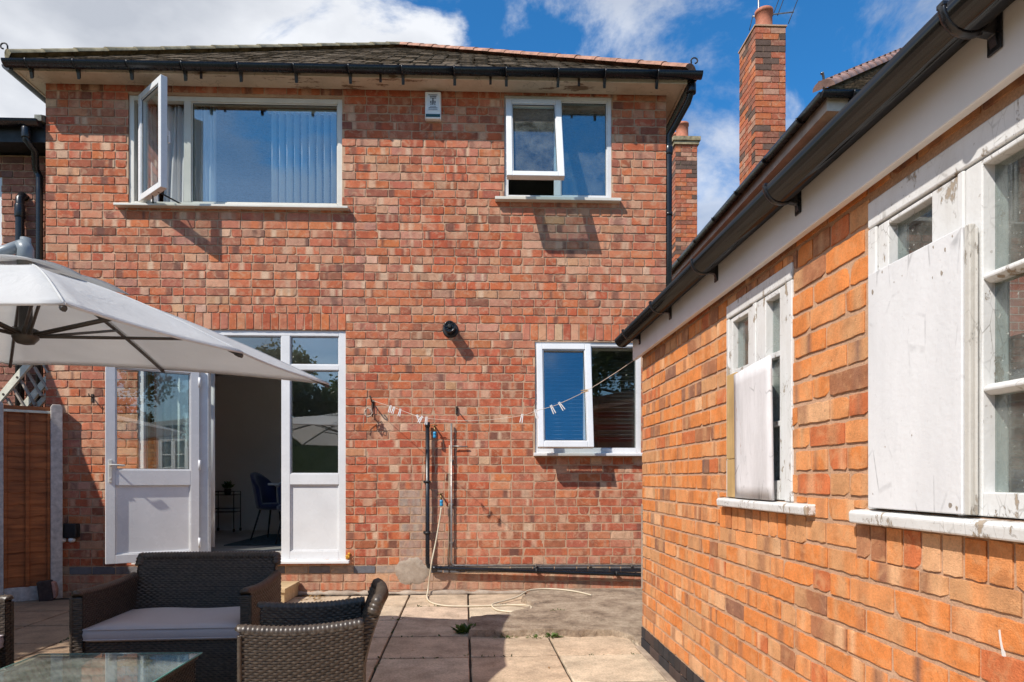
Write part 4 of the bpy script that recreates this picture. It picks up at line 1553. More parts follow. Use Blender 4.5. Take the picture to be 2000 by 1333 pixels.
# ------------------------------------------------------------------ fittings on the house wall
def build_fittings():
    # alarm box
    REF[0] = 846
    x0, x1, z0, z1 = wx(831), wx(862), wz(238), wz(185)
    t = empty('alarm_box', ((x0 + x1) / 2, HY, z0), 'white burglar alarm box with printed panel and dark green strip under the eaves', 'alarm box')
    mb = MB()
    mb.box(x0, x1, HY - 0.055, HY + 0.008, z0, z1)
    mb.build('case', M['white_plastic'], t, 0.012, 3)
    mb = MB()
    w = x1 - x0
    mb.box(x0 + w * 0.14, x1 - w * 0.14, HY - 0.0585, HY - 0.054, z0 + 0.085, z1 - 0.02)
    pl = mb.build('printed_panel', M['alarm_panel'], t)
    mb = MB()
    xc = (x0 + x1) / 2
    rnd = random.Random(2)
    yy0, yy1 = HY - 0.0605, HY - 0.058
    # rows of small print, a standing figure and two smaller shapes beside it
    for (zz, hw, hh) in ((z1 - 0.038, 0.046, 0.007), (z1 - 0.054, 0.031, 0.011), (z1 - 0.071, 0.027, 0.008), (z0 + 0.125, 0.030, 0.004), (z0 + 0.112, 0.043, 0.007), (z0 + 0.096, 0.046, 0.006)):
        x = xc - hw
        while x < xc + hw:
            cw = rnd.uniform(0.004, 0.008)
            mb.box(x, x + cw, yy0, yy1, zz - hh / 2, zz + hh / 2)
            x += cw + 0.0022
    zf = z0 + 0.142
    mb.lathe([(0.001, 0), (0.0075, 0.0005), (0.0075, 0.0025)], (xc, HY - 0.058, zf + 0.062), '-y', 12)
    mb.prism([(xc - 0.007, zf + 0.053), (xc + 0.007, zf + 0.053), (xc + 0.009, zf + 0.028), (xc + 0.003, zf), (xc - 0.006, zf), (xc - 0.007, zf + 0.028)], yy0, yy1, 'y')
    for s in (-1, 1):
        c = xc + s * 0.021
        mb.prism([(c - 0.006 * s, zf + 0.042), (c + 0.006 * s, zf + 0.040), (c + 0.007 * s, zf + 0.024), (c - 0.001 * s, zf + 0.014), (c + 0.006 * s, zf), (c - 0.006 * s, zf), (c - 0.005 * s, zf + 0.020)], yy0, yy1, 'y')
    mb.build('print', M['alarm_text'], pl)
    mb = MB()
    mb.box(x0 + 0.008, x1 - 0.008, HY - 0.0585, HY - 0.053, z0 + 0.018, z0 + 0.050)
    mb.build('lens_strip', M['alarm_green'], t, 0.003)

    # boiler flue
    REF[0] = 870
    c = Vector((wx(880), HY, wz(645)))
    t = empty('boiler_flue', c, 'round black boiler flue pipe sticking out of the brick wall', 'flue')
    mb = MB()
    mb.lathe([(0.080, -0.008), (0.084, 0.004), (0.078, 0.016), (0.062, 0.020)], c, '-y', 28)
    mb.build('wall_collar', M['black_matt'], t)
    mb = MB()
    mb.lathe([(0.055, 0.018), (0.055, 0.135), (0.060, 0.138), (0.060, 0.168), (0.048, 0.172), (0.044, 0.150)], c, '-y', 28)
    pipe = mb.build('pipe', M['black'], t)
    mb = MB()
    for k in range(8):
        a = k * pi / 4
        p0, p1 = c + Vector((cos(a) * 0.018, -0.165, sin(a) * 0.018)), c + Vector((cos(a) * 0.046, -0.165, sin(a) * 0.046))
        mb.tube([p0, p1], 0.003, 5)
    mb.lathe([(0.022, 0.155), (0.022, 0.175), (0.012, 0.182)], c, '-y', 16)
    mb.build('terminal_cap', M['black_matt'], t)

    # black waste pipe
    X = wx(836)
    t = empty('waste_pipe', (X, HY - 0.055, 0.2), 'black plastic waste pipe running down and along the foot of the wall', 'pipe')
    zt, zc = wz(826), wz(1108)
    mb = MB()
    yp = HY - 0.058
    mb.tube([(X, yp, zt), (X, yp, zc + 0.05), (X + 0.012, yp, zc + 0.012), (X + 0.05, yp, zc), (XR + 0.06, yp, 0.185)], 0.022, 12)
    mb.lathe([(0.027, 0), (0.027, 0.05)], (X, yp, zt - 0.05), 'z', 14)
    mb.lathe([(0.027, -0.02), (0.027, 0.03)], (X + 0.07, yp, zc - 0.003), 'x', 14)
    mb.build('pipe', M['black'], t)
    for (x, z, v) in ((X, wz(941), 1), (X, wz(1040), 1), (wx(1045), 0.247, 0), (wx(1200), 0.215, 0)):
        mb = MB()
        if v:
            mb.lathe([(0.029, 0), (0.029, 0.022)], (x, yp, z - 0.011), 'z', 14)
            mb.box(x - 0.045, x + 0.02, yp + 0.018, HY + 0.01, z - 0.011, z + 0.011)
        else:
            mb.lathe([(0.028, 0), (0.028, 0.02)], (x, yp, z), 'x', 14)
            mb.box(x - 0.002, x + 0.022, yp + 0.018, HY + 0.01, z - 0.012, z + 0.012)
        mb.build('clip', M['black_matt'], t)

    # grey conduit
    X2 = wx(882)
    t = empty('water_pipe', (X2, HY - 0.03, 0.25), 'thin grey metal water pipe running down beside the black waste pipe', 'pipe')
    mb = MB()
    y2 = HY - 0.03
    mb.tube([(X2, y2, wz(828)), (X2, y2, wz(1098)), (X2 + 0.01, y2, wz(1103)), (X2 + 0.04, y2, wz(1104.5)), (XR, y2, wz(1106))], 0.0115, 10)
    mb.tube([(X2 + 0.012, y2, wz(872)), (X2 + 0.17, y2 + 0.005, wz(873))], 0.006, 8)
    mb.build('pipe', M['galv'], t)
    mb = MB()
    mb.tube([(X2 - 0.022, y2 + 0.015, wz(870)), (X2 - 0.024, y2 + 0.015, wz(960)), (X2 - 0.03, y2 + 0.015, wz(1100))], 0.005, 7)
    mb.build('cable', M['cable_white'], t)
    for (x, z) in ((X2, wz(900)), (X2, wz(985)), (X2, wz(1060))):
        mb = MB()
        mb.box(x - 0.018, x + 0.018, y2 - 0.006, HY + 0.01, z - 0.008, z + 0.008)
        mb.build('clip', M['galv'], t, 0.002)
    for px in (1046, 1150, 1232):
        mb = MB()
        mb.box(wx(px) - 0.008, wx(px) + 0.008, y2 - 0.016, HY + 0.01, wz(1105) - 0.016, wz(1105) + 0.016)
        mb.build('clip', M['galv'], t, 0.003)

    # two small taps with blue connectors
    for (px, py, lab, fl) in ((849, 850, 'blue hose connector hanging beside the top of the black waste pipe', 0), (862, 983, 'blue hose connector on the tap that feeds the cream hose', 1)):
        c = at(px, py, HY - 0.075)
        t = empty('hose_tap', c, lab, 'tap')
        mb = MB()
        mb.lathe([(0.010, -0.034), (0.017, -0.030), (0.018, -0.012), (0.016, -0.008), (0.016, 0.006), (0.018, 0.010), (0.017, 0.030), (0.010, 0.034)], c, 'z', 14)
        mb.build('connector', M['blue_plastic'], t)
        mb = MB()
        top = c + Vector((-0.002 if not fl else -0.01, 0.01, 0.085))
        mb.tube([c + Vector((0, 0, 0.03)), c + Vector((0, 0, 0.055)), top, Vector((top.x, HY + 0.01, top.z + 0.005))], 0.009, 9)
        mb.tube([top + Vector((-0.03, -0.012, 0.012)), top + Vector((0.03, -0.012, 0.012))], 0.005, 7)
        mb.build('spout', M['brass'], t)

    # hose
    pts = [at(862, 992, HY - 0.08), at(858, 1020, HY - 0.09), at(851, 1060, HY - 0.11), at(843, 1100, HY - 0.15), gnd(836, 1152, 0.06), gnd(834, 1167, 0.02), gnd(842, 1177, 0.011), gnd(866, 1183, 0.011), gnd(905, 1184.5, 0.011),
           gnd(950, 1183.5, 0.011), gnd(1000, 1182, 0.012), gnd(1026, 1182.5, 0.03), gnd(1038, 1186, 0.05), gnd(1030, 1192, 0.035), gnd(1000, 1195, 0.012), gnd(972, 1192, 0.012), gnd(961, 1184, 0.012), gnd(965, 1179, 0.020),
           gnd(985, 1174, 0.022), gnd(1010, 1166.5, 0.03), gnd(1024, 1158, 0.055), gnd(1036, 1153, 0.062), gnd(1060, 1150.5, 0.061), gnd(1090, 1151.5, 0.061), gnd(1120, 1155, 0.061), gnd(1140, 1159, 0.061), gnd(1155, 1163, 0.061)]
    sm = []
    for i in range(len(pts) - 1):
        p0, p1, p2, p3 = pts[max(0, i - 1)], pts[i], pts[i + 1], pts[min(len(pts) - 1, i + 2)]
        for s in range(6):
            u = s / 6
            sm.append(0.5 * ((2 * p1) + (p2 - p0) * u + (2 * p0 - 5 * p1 + 4 * p2 - p3) * u * u + (3 * p1 - p0 - 3 * p2 + p3) * u ** 3))
    sm.append(pts[-1])
    mb = MB()
    mb.tube(sm, 0.0078, 9)
    o = mb.build('garden_hose', M['cable_white'])
    settle(o, gnd(836, 1165, 0))
    tag(o, 'cream garden hose hanging from the tap and looped on the paving', 'hose')

    # washing line hook
    def hook(px, py, label, big):
        c = at(px, py, HY)
        t = empty('line_hook', c, label, 'hook')
        mb = MB()
        mb.box(c.x - 0.012, c.x + 0.012, HY - 0.012, HY + 0.008, c.z - 0.05, c.z + 0.03)
        mb.build('plate', M['rust'], t, 0.002)
        mb = MB()
        if big:
            mb.tube([c + Vector((0, -0.01, 0)), c + Vector((0.004, -0.10, 0.0)), c + Vector((0.006, -0.125, 0.02)), c + Vector((0.0, -0.135, 0.05)), c + Vector((-0.01, -0.11, 0.055))], 0.007, 7)
            mb.tube([c + Vector((0, -0.01, -0.13)), c + Vector((0.0, -0.09, -0.14)), c + Vector((0.0, -0.11, -0.12))], 0.006, 7)
            mb.tube([c + Vector((0, -0.014, 0.03)), c + Vector((0, -0.014, -0.15))], 0.006, 7)
        else:
            mb.tube([c + Vector((0, -0.01, 0)), c + Vector((0.01, -0.075, 0.0)), c + Vector((0.012, -0.09, 0.025))], 0.006, 7)
        mb.build('arm', M['rust'], t)
        return c
    h = hook(728, 787, 'rusty washing line hook on the wall right of the patio door', True)
    hook(181, 776, 'small rusty hook on the wall left of the open door', False)
    hook(892, 800, 'tiny rusty bracket on the wall above the grey water pipe', False)

    # loose string wound on the hook
    mb = MB()
    rnd = random.Random(8)
    pts = []
    for k in range(40):
        a = k * 0.9
        pts.append(h + Vector((-0.03 + cos(a) * (0.035 + 0.015 * sin(k)), -0.10 + 0.02 * sin(a * 1.3), -0.11 + sin(a) * 0.05 + 0.01 * rnd.uniform(-1, 1))))
    pts.append(h + Vector((-0.085, -0.06, -0.19)))
    pts.append(h + Vector((-0.088, -0.05, -0.26)))
    mb.tube(pts, 0.0035, 5)
    o = mb.build('loose_string', M['line'])
    settle(o, h)
    tag(o, 'tangle of pale string wound round the washing line hook', 'string')

    # washing line: from the hook, sagging, to the outbuilding eave
    A = h + Vector((0.004, -0.12, 0.03))
    B = at(1241, 702, 4.86)
    key = [(728, 783), (770, 797), (806, 810), (830, 817), (900, 822), (960, 820), (1020, 812), (1047, 803), (1076, 795), (1095, 788), (1145, 764), (1200, 730), (1241, 702)]
    LN = []
    for (px, py) in key:
        f = (px - 728) / (1241 - 728)
        # depth such that the line runs straight in plan from A to B
        k = (px - 957) / 1290.0
        d = B - A
        s = (k * A.y - A.x) / (d.x - k * d.y)
        Y = A.y + d.y * s
        LN.append(at(px, py, Y))
    sm = []
    for i in range(len(LN) - 1):
        p0, p1, p2, p3 = LN[max(0, i - 1)], LN[i], LN[i + 1], LN[min(len(LN) - 1, i + 2)]
        for s in range(5):
            u = s / 5
            sm.append(0.5 * ((2 * p1) + (p2 - p0) * u + (2 * p0 - 5 * p1 + 4 * p2 - p3) * u * u + (3 * p1 - p0 - 3 * p2 + p3) * u ** 3))
    sm.append(LN[-1])
    mb = MB()
    mb.tube(sm, 0.0021, 6)
    o = mb.build('washing_line', M['line'])
    settle(o, A)
    tag(o, 'thin pale washing line sagging from the wall hook to the outbuilding eave', 'washing line')

    # pegs
    def on_line(px):
        k = (px - 957) / 1290.0
        d = B - A
        s = (k * A.y - A.x) / (d.x - k * d.y)
        Y = A.y + d.y * s
        for (x0_, y0_), (x1_, y1_) in zip(key, key[1:]):
            if x0_ <= px <= x1_:
                return at(px, y0_ + (y1_ - y0_) * (px - x0_) / (x1_ - x0_), Y)
    pegs = [(763, 15, 'white clothes peg on the line nearest the wall hook'),
            (770, 20, 'white clothes peg second along from the wall hook'),
            (782, 14, 'white clothes peg alone between the hook and the black pipe'),
            (815, -28, 'white clothes peg leaning left in the bunch by the black pipe'),
            (824, 30, 'white clothes peg leaning right in the bunch by the black pipe'),
            (833, 5, 'white clothes peg upright against the top of the black pipe'),
            (1020, 10, 'white clothes peg on bare brick just left of the kitchen window'),
            (1046, -14, 'grey clothes peg crossing the left frame of the kitchen window'),
            (1077, -25, 'left of two white pegs over the blue kitchen pane'),
            (1093, -35, 'right of two white pegs over the blue kitchen pane'),
            (1146, 80, 'small wooden peg on the line over the kitchen window mullion')]
    for (px, ang, lab) in pegs:
        c = on_line(px)
        wood = 'wooden' in lab
        t = empty('clothes_peg', c, lab, 'clothes peg', 'pegs on the washing line')
        Mx = Matrix.Translation(c) @ Matrix.Rotation(radians(ang), 4, 'Y')
        k = 0.75 if wood else 1.0
        for s in (-1, 1):
            mb = MB(Mx)
            mb.prism([(s * 0.002, 0.012), (s * 0.008, 0.014), (s * 0.010, -0.012), (s * 0.013 * k, -0.062 * k), (s * 0.006, -0.064 * k), (s * 0.002, -0.012)], -0.006, 0.006, 'y')
            mb.build('jaw', M['raw_wood'] if wood else M['white_plastic'], t, 0.0015)
        mb = MB(Mx)
        mb.tube([(-0.011, 0, -0.014), (0.011, 0, -0.014)], 0.0045, 7)
        mb.build('spring', M['galv'], t)

    # outdoor socket
    REF[0] = 137
    c = Vector((wx(137), HY, wz(1037)))
    t = empty('outdoor_socket', c, 'black weatherproof socket box with two white plugs left of the open door', 'socket')
    mb = MB()
    mb.box(c.x - 0.10, c.x + 0.10, HY - 0.075, HY + 0.006, c.z - 0.07, c.z + 0.075)
    mb.build('case', M['black_matt'], t, 0.012, 3)
    for s in (-1, 1):
        mb = MB()
        mb.lathe([(0.018, 0), (0.03, 0.01), (0.034, 0.03), (0.02, 0.045)], c + Vector((s * 0.045, -0.045, -0.115)), 'z', 12)
        mb.build('plug', M['white_plastic'], t)


build_fittings()


# ------------------------------------------------------------------ behind the panes
def build_interior():
    # bedroom: curtains and vertical blind
    def curtain(name, top, bot, y, z0, z1, folds, depth, label, seed):
        rnd = random.Random(seed)
        ph = [rnd.uniform(-.4, .4) for _ in range(folds + 2)]

        def fn(u, v):
            x0 = top[0] + (bot[0] - top[0]) * (1 - v)
            x1 = top[1] + (bot[1] - top[1]) * (1 - v)
            a = u * folds * 2 * pi
            return (x0 + (x1 - x0) * u + 0.010 * sin(a * 0.5 + 3 * v), y + depth * sin(a + 0.5 * sin(2 * v + ph[int(u * folds)])), z0 + (z1 - z0) * v)
        mb = MB()
        mb.grid(fn, folds * 10, 10)
        o = mb.build(name, M['curtain'])
        md = o.modifiers.new('thick', 'SOLIDIFY')
        md.thickness = 0.003
        settle(o, ((top[0] + top[1]) / 2, y, z0))
        tag(o, label, 'curtain')
    curtain('curtain', (wx(315), wx(362)), (wx(305), wx(363)), HY + 0.125, W1[2] - 0.1, W1[3] - 0.05, 5, 0.022, 'white curtain bunched behind the opened casement upstairs', 1)
    curtain('curtain', (wx(366), wx(412)), (wx(368), wx(413)), HY + 0.14, W1[2] - 0.1, W1[3] - 0.05, 5, 0.025, 'white curtain at the left side of the big upstairs pane', 2)
    curtain('curtain', (wx(268), wx(292)), (wx(266), wx(300)), HY + 0.14, W1[2] - 0.1, W1[3] - 0.05, 3, 0.02, 'narrow white curtain fold at the left jamb of the opened casement', 4)
    def blind(name, x0, x1, y, z0, z1, n, label, ang=0.55):
        t = empty(name, ((x0 + x1) / 2, y, z0), label, 'blind')
        mb = MB()
        mb.box(x0 - 0.03, x1 + 0.03, y - 0.02, y + 0.02, z1, z1 + 0.035)
        mb.build('head_rail', M['white_plastic'], t)
        w = (x1 - x0) / n
        rnd = random.Random(int(abs(x0) * 100))
        for k in range(n):
            c = x0 + (k + 0.5) * w
            a = ang + rnd.uniform(-0.06, 0.06)
            mb = MB(Matrix.Translation((c, y, 0)) @ Matrix.Rotation(a, 4, 'Z'))
            mb.grid(lambda u, v: ((u - 0.5) * 0.089, 0.004 * sin(u * pi), z0 + (z1 - z0) * v), 4, 1)
            o = mb.build('slat', M['blind'], t)
            md = o.modifiers.new('thick', 'SOLIDIFY')
            md.thickness = 0.0015
    blind('vertical_blind', wx(520), wx(668), HY + 0.15, W1[2] - 0.05, W1[3] - 0.09, 10, 'white vertical blind drawn to the right of the big upstairs window', 1.15)
    blind('vertical_blind', wx(276), wx(392), HY + 0.33, DR[2] + 0.10, DR[3] - 0.12, 8, 'white vertical blind behind the glass of the open patio door', 0.5)
    # kitchen: horizontal slats behind the panes
    t = empty('slatted_blind', ((KW[0] + KW[1]) / 2, HY + 0.2, KW[2]), 'grey slatted blind inside the kitchen window', 'blind')
    mb = MB()
    mb.box(KW[0] + 0.03, KW[1] - 0.03, HY + 0.17, HY + 0.21, KW[3] - 0.06, KW[3] - 0.02)
    mb.build('head_rail', M['white_plastic'], t)
    mb = MB()
    z = KW[2] + 0.16
    while z < KW[3] - 0.07:
        mb.prism([(HY + 0.18, z), (HY + 0.2, z + 0.005), (HY + 0.2, z + 0.0065), (HY + 0.18, z + 0.0015)], KW[0] + 0.04, KW[1] - 0.04, 'x')
        z += 0.042
    mb.build('slats', M['slat_grey'], t)

    # dining room
    fz = 0.40
    t = empty('rug', (-2.5, 9.0, fz), 'dark teal rug on the dining room floor seen through the doorway', 'rug')
    a = Vector((at(440, 1066, 9.0).x, 0, 0))
    mb = MB()
    mb.box(-3.20, -1.3, 8.05, 9.6, fz + 0.001, fz + 0.012)
    mb.build('pile', M['rug'], t, 0.004)

    def chair(x, y, rot, label):
        t = empty('dining_chair', (x, y, fz), label, 'chair', 'chairs at the dining table', rot)
        Wm = WORLD[t.name]

        def shell(u, v):
            # wrap-round back: u across, v up
            a = (u - 0.5) * 2.5
            r = 0.21 + 0.03 * v
            top = 0.45 - 0.20 * (abs(u - 0.5) * 2) ** 2
            return (sin(a) * r, 0.02 + cos(a) * r * (0.9 + 0.25 * v), 0.44 + v * top)
        mb = MB(Wm)
        mb.grid(shell, 14, 8)
        o = mb.build('backrest', M['velvet'], t)
        md = o.modifiers.new('thick', 'SOLIDIFY')
        md.thickness = 0.045
        md.offset = 0
        mb = MB(Wm)
        mb.lathe([(0.05, 0.40), (0.20, 0.405), (0.235, 0.43), (0.235, 0.465), (0.20, 0.485), (0.02, 0.49)], (0, 0.0, 0), 'z', 24)
        mb.build('seat', M['velvet'], t)
        for sx in (-1, 1):
            for sy in (-1, 1):
                mb = MB(Wm)
                mb.tube([(sx * 0.13, sy * 0.13, 0.42), (sx * 0.22, sy * 0.22, 0.005)], [0.014, 0.009], 8)
                mb.build('leg', M['black_matt'], t)
    chair(-2.83, 8.80, radians(80), 'navy velvet dining chair nearest the doorway, seen from its back')
    chair(-2.62, 9.95, radians(175), 'navy velvet dining chair on the far side of the white table')
    chair(-2.42, 8.35, radians(10), 'navy velvet dining chair half hidden behind the doorway edge')
    t = empty('dining_table', (-2.2, 9.2, fz), 'white dining table top seen past the doorway edge', 'table')
    mb = MB()
    mb.box(-2.90, -1.5, 8.72, 9.6, fz + 0.72, fz + 0.75)
    mb.build('tabletop', M['white_plastic'], t, 0.008)
    for sx in (-2.6, -1.7):
        for sy in (8.9, 9.45):
            mb = MB()
            mb.tube([(sx, sy, fz + 0.72), (sx, sy, fz + 0.012)], 0.02, 10)
            mb.build('leg', M['black_matt'], t)
    # bar trolley
    x0, x1 = at(420, 0, 10.2).x, at(464, 0, 10.2).x
    y0, y1 = 10.05, 10.32
    t = empty('bar_trolley', ((x0 + x1) / 2, 10.2, fz), 'black wire trolley on castors against the dining room wall', 'trolley')
    zt = at(0, 968, 10.1).z
    for x in (x0, x1):
        for y in (y0, y1):
            mb = MB()
            mb.tube([(x, y, fz + 0.06), (x, y, zt + 0.06)], 0.007, 8)
            mb.build('post', M['black_matt'], t)
            mb = MB()
            mb.lathe([(0.026, -0.009), (0.028, 0), (0.026, 0.009)], (x, y, fz + 0.03), 'x', 12)
            mb.build('castor', M['black_matt'], t)
    for z in (zt, fz + 0.30):
        mb = MB()
        mb.box(x0, x1, y0, y1, z, z + 0.008)
        for zz in (z + 0.055,):
            mb.tube([(x0, y0, zz), (x1, y0, zz), (x1, y1, zz), (x0, y1, zz)], 0.005, 6, closed=True)
        mb.build('shelf', M['black_matt'], t)
    c = Vector(((x0 + x1) / 2 + 0.03, 10.18, zt + 0.009))
    t = empty('house_plant', c, 'small leafy plant in a dark pot on the wire trolley', 'plant')
    mb = MB()
    mb.lathe([(0.035, 0), (0.048, 0.02), (0.05, 0.085), (0.045, 0.09), (0.04, 0.08)], c, 'z', 16)
    mb.build('pot', M['black_matt'], t)
    mb = MB()
    rnd = random.Random(5)
    for k in range(60):
        a, e = rnd.uniform(0, 2 * pi), rnd.uniform(0.3, 1.4)
        d = Vector((cos(a) * cos(e), sin(a) * cos(e), sin(e)))
        s = d.orthogonal().normalized() * 0.014
        b = c + Vector((0, 0, 0.085)) + d * 0.02
        L = rnd.uniform(0.06, 0.13)
        v = rnd.random()
        mb.col = (v, v, v)
        mb.poly([b, b + d * L * 0.5 + s, b + d * L, b + d * L * 0.5 - s])
    mb.build('leaves', M['leaf'], t)
    # picture on the left wall of the room
    t = empty('wall_picture', (-4.33, 9.3, 1.7), 'black and white abstract picture on the dining room side wall', 'picture')
    mb = MB()
    xw = -4.358
    mb.box(xw, xw + 0.03, 9.62, 10.08, 1.62, 2.28)
    pn = mb.build('canvas', M['art_dark'], t, 0.003)
    mb = MB()
    rnd = random.Random(17)
    for k in range(26):
        y, z = rnd.uniform(9.66, 10.04), rnd.uniform(1.68, 2.22)
        a = rnd.uniform(0, pi)
        L, w = rnd.uniform(0.03, 0.06), rnd.uniform(0.008, 0.018)
        dy, dz = cos(a) * L, sin(a) * L
        mb.prism([(y - dy, z - dz), (y + w * sin(a), z - w * cos(a)), (y + dy, z + dz), (y - w * sin(a), z + w * cos(a))], xw + 0.029, xw + 0.0315, 'x')
    mb.build('brush_marks', M['art_pale'], pn)
    # step outside the door
    mb = MB()
    P = gnd(590, 1166, 0.0)
    x1 = wx(586)
    mb.box(wx(380), x1, HY - 0.50, HY - 0.012, 0.105, 0.145)
    mb.box(wx(380) + 0.01, x1 - 0.01, HY - 0.485, HY - 0.02, 0.002, 0.1045)
    o = mb.build('door_step', M['step'], None, 0.004)
    settle(o, (wx(500), HY - 0.25, 0))
    tag(o, 'low weathered wooden step below the patio door, behind the sofa', 'step')


build_interior()


# ------------------------------------------------------------------ outbuilding on the right
OB = Vector((1.088, 4.696, 0))
OB_ROT = radians(-90) + math.atan(0.0202)
OUT = empty('brick_outbuilding', OB, 'low orange brick outbuilding with white fascia and flaking white windows', 'outbuilding', None, OB_ROT)
OM = WORLD[OUT.name]
O_OR = (0.68, 0.232, 0.066)
O_LT = (0.72, 0.305, 0.118)
O_TAN = (0.58, 0.310, 0.150)
O_RED = (0.54, 0.145, 0.058)
O_BRN = (0.32, 0.145, 0.082)
O_GRY = (0.20, 0.115, 0.090)
O_PAL = (0.75, 0.450, 0.250)


def ob_palette(x, z, header, rnd=RND):
    c = pick(rnd, [(O_OR, 46), (O_LT, 28), (O_TAN, 12), (O_RED, 5), (O_BRN, 5), (O_GRY, 1), (O_PAL, 3)])
    if z > 1.95:
        c = pick(rnd, [(O_OR, 20), (O_LT, 14), (O_TAN, 20), (O_RED, 12), (O_BRN, 24), (O_GRY, 4)])
    elif x < 0.5 and rnd.random() < 0.25 and z < 0.6:
        c = lerp3(c, O_BRN, 0.6)
    c = lerp3(c, O_OR, 0.2)
    c = scl(c, rnd.uniform(0.93, 1.06))
    n = 9
    cols = [c] * (n + 1)
    for _ in range(rnd.choice((0, 1, 1, 2, 2, 3))):
        band = lerp3(c, rnd.choice([O_TAN, O_TAN, O_PAL, O_BRN, O_BRN, O_LT, O_GRY]), rnd.uniform(0.3, 0.85))
        k0 = rnd.randint(-1, 8)
        k1 = k0 + rnd.choice((1, 2, 2, 3, 4))
        cols = [band if k0 <= i < k1 else q for i, q in enumerate(cols)]
    return cols


def ob_dark(x, z, header, rnd=RND):
    c = scl(rnd.choice([(0.035, 0.033, 0.036), (0.05, 0.042, 0.042), (0.028, 0.028, 0.033), (0.07, 0.05, 0.045)]), rnd.uniform(0.8, 1.2))
    return [c] * 7


S1 = (1.608, 2.257, 1.122, 2.022)       # small window, local a / z
S2 = (2.739, 3.97, 1.118, 2.040)        # big window


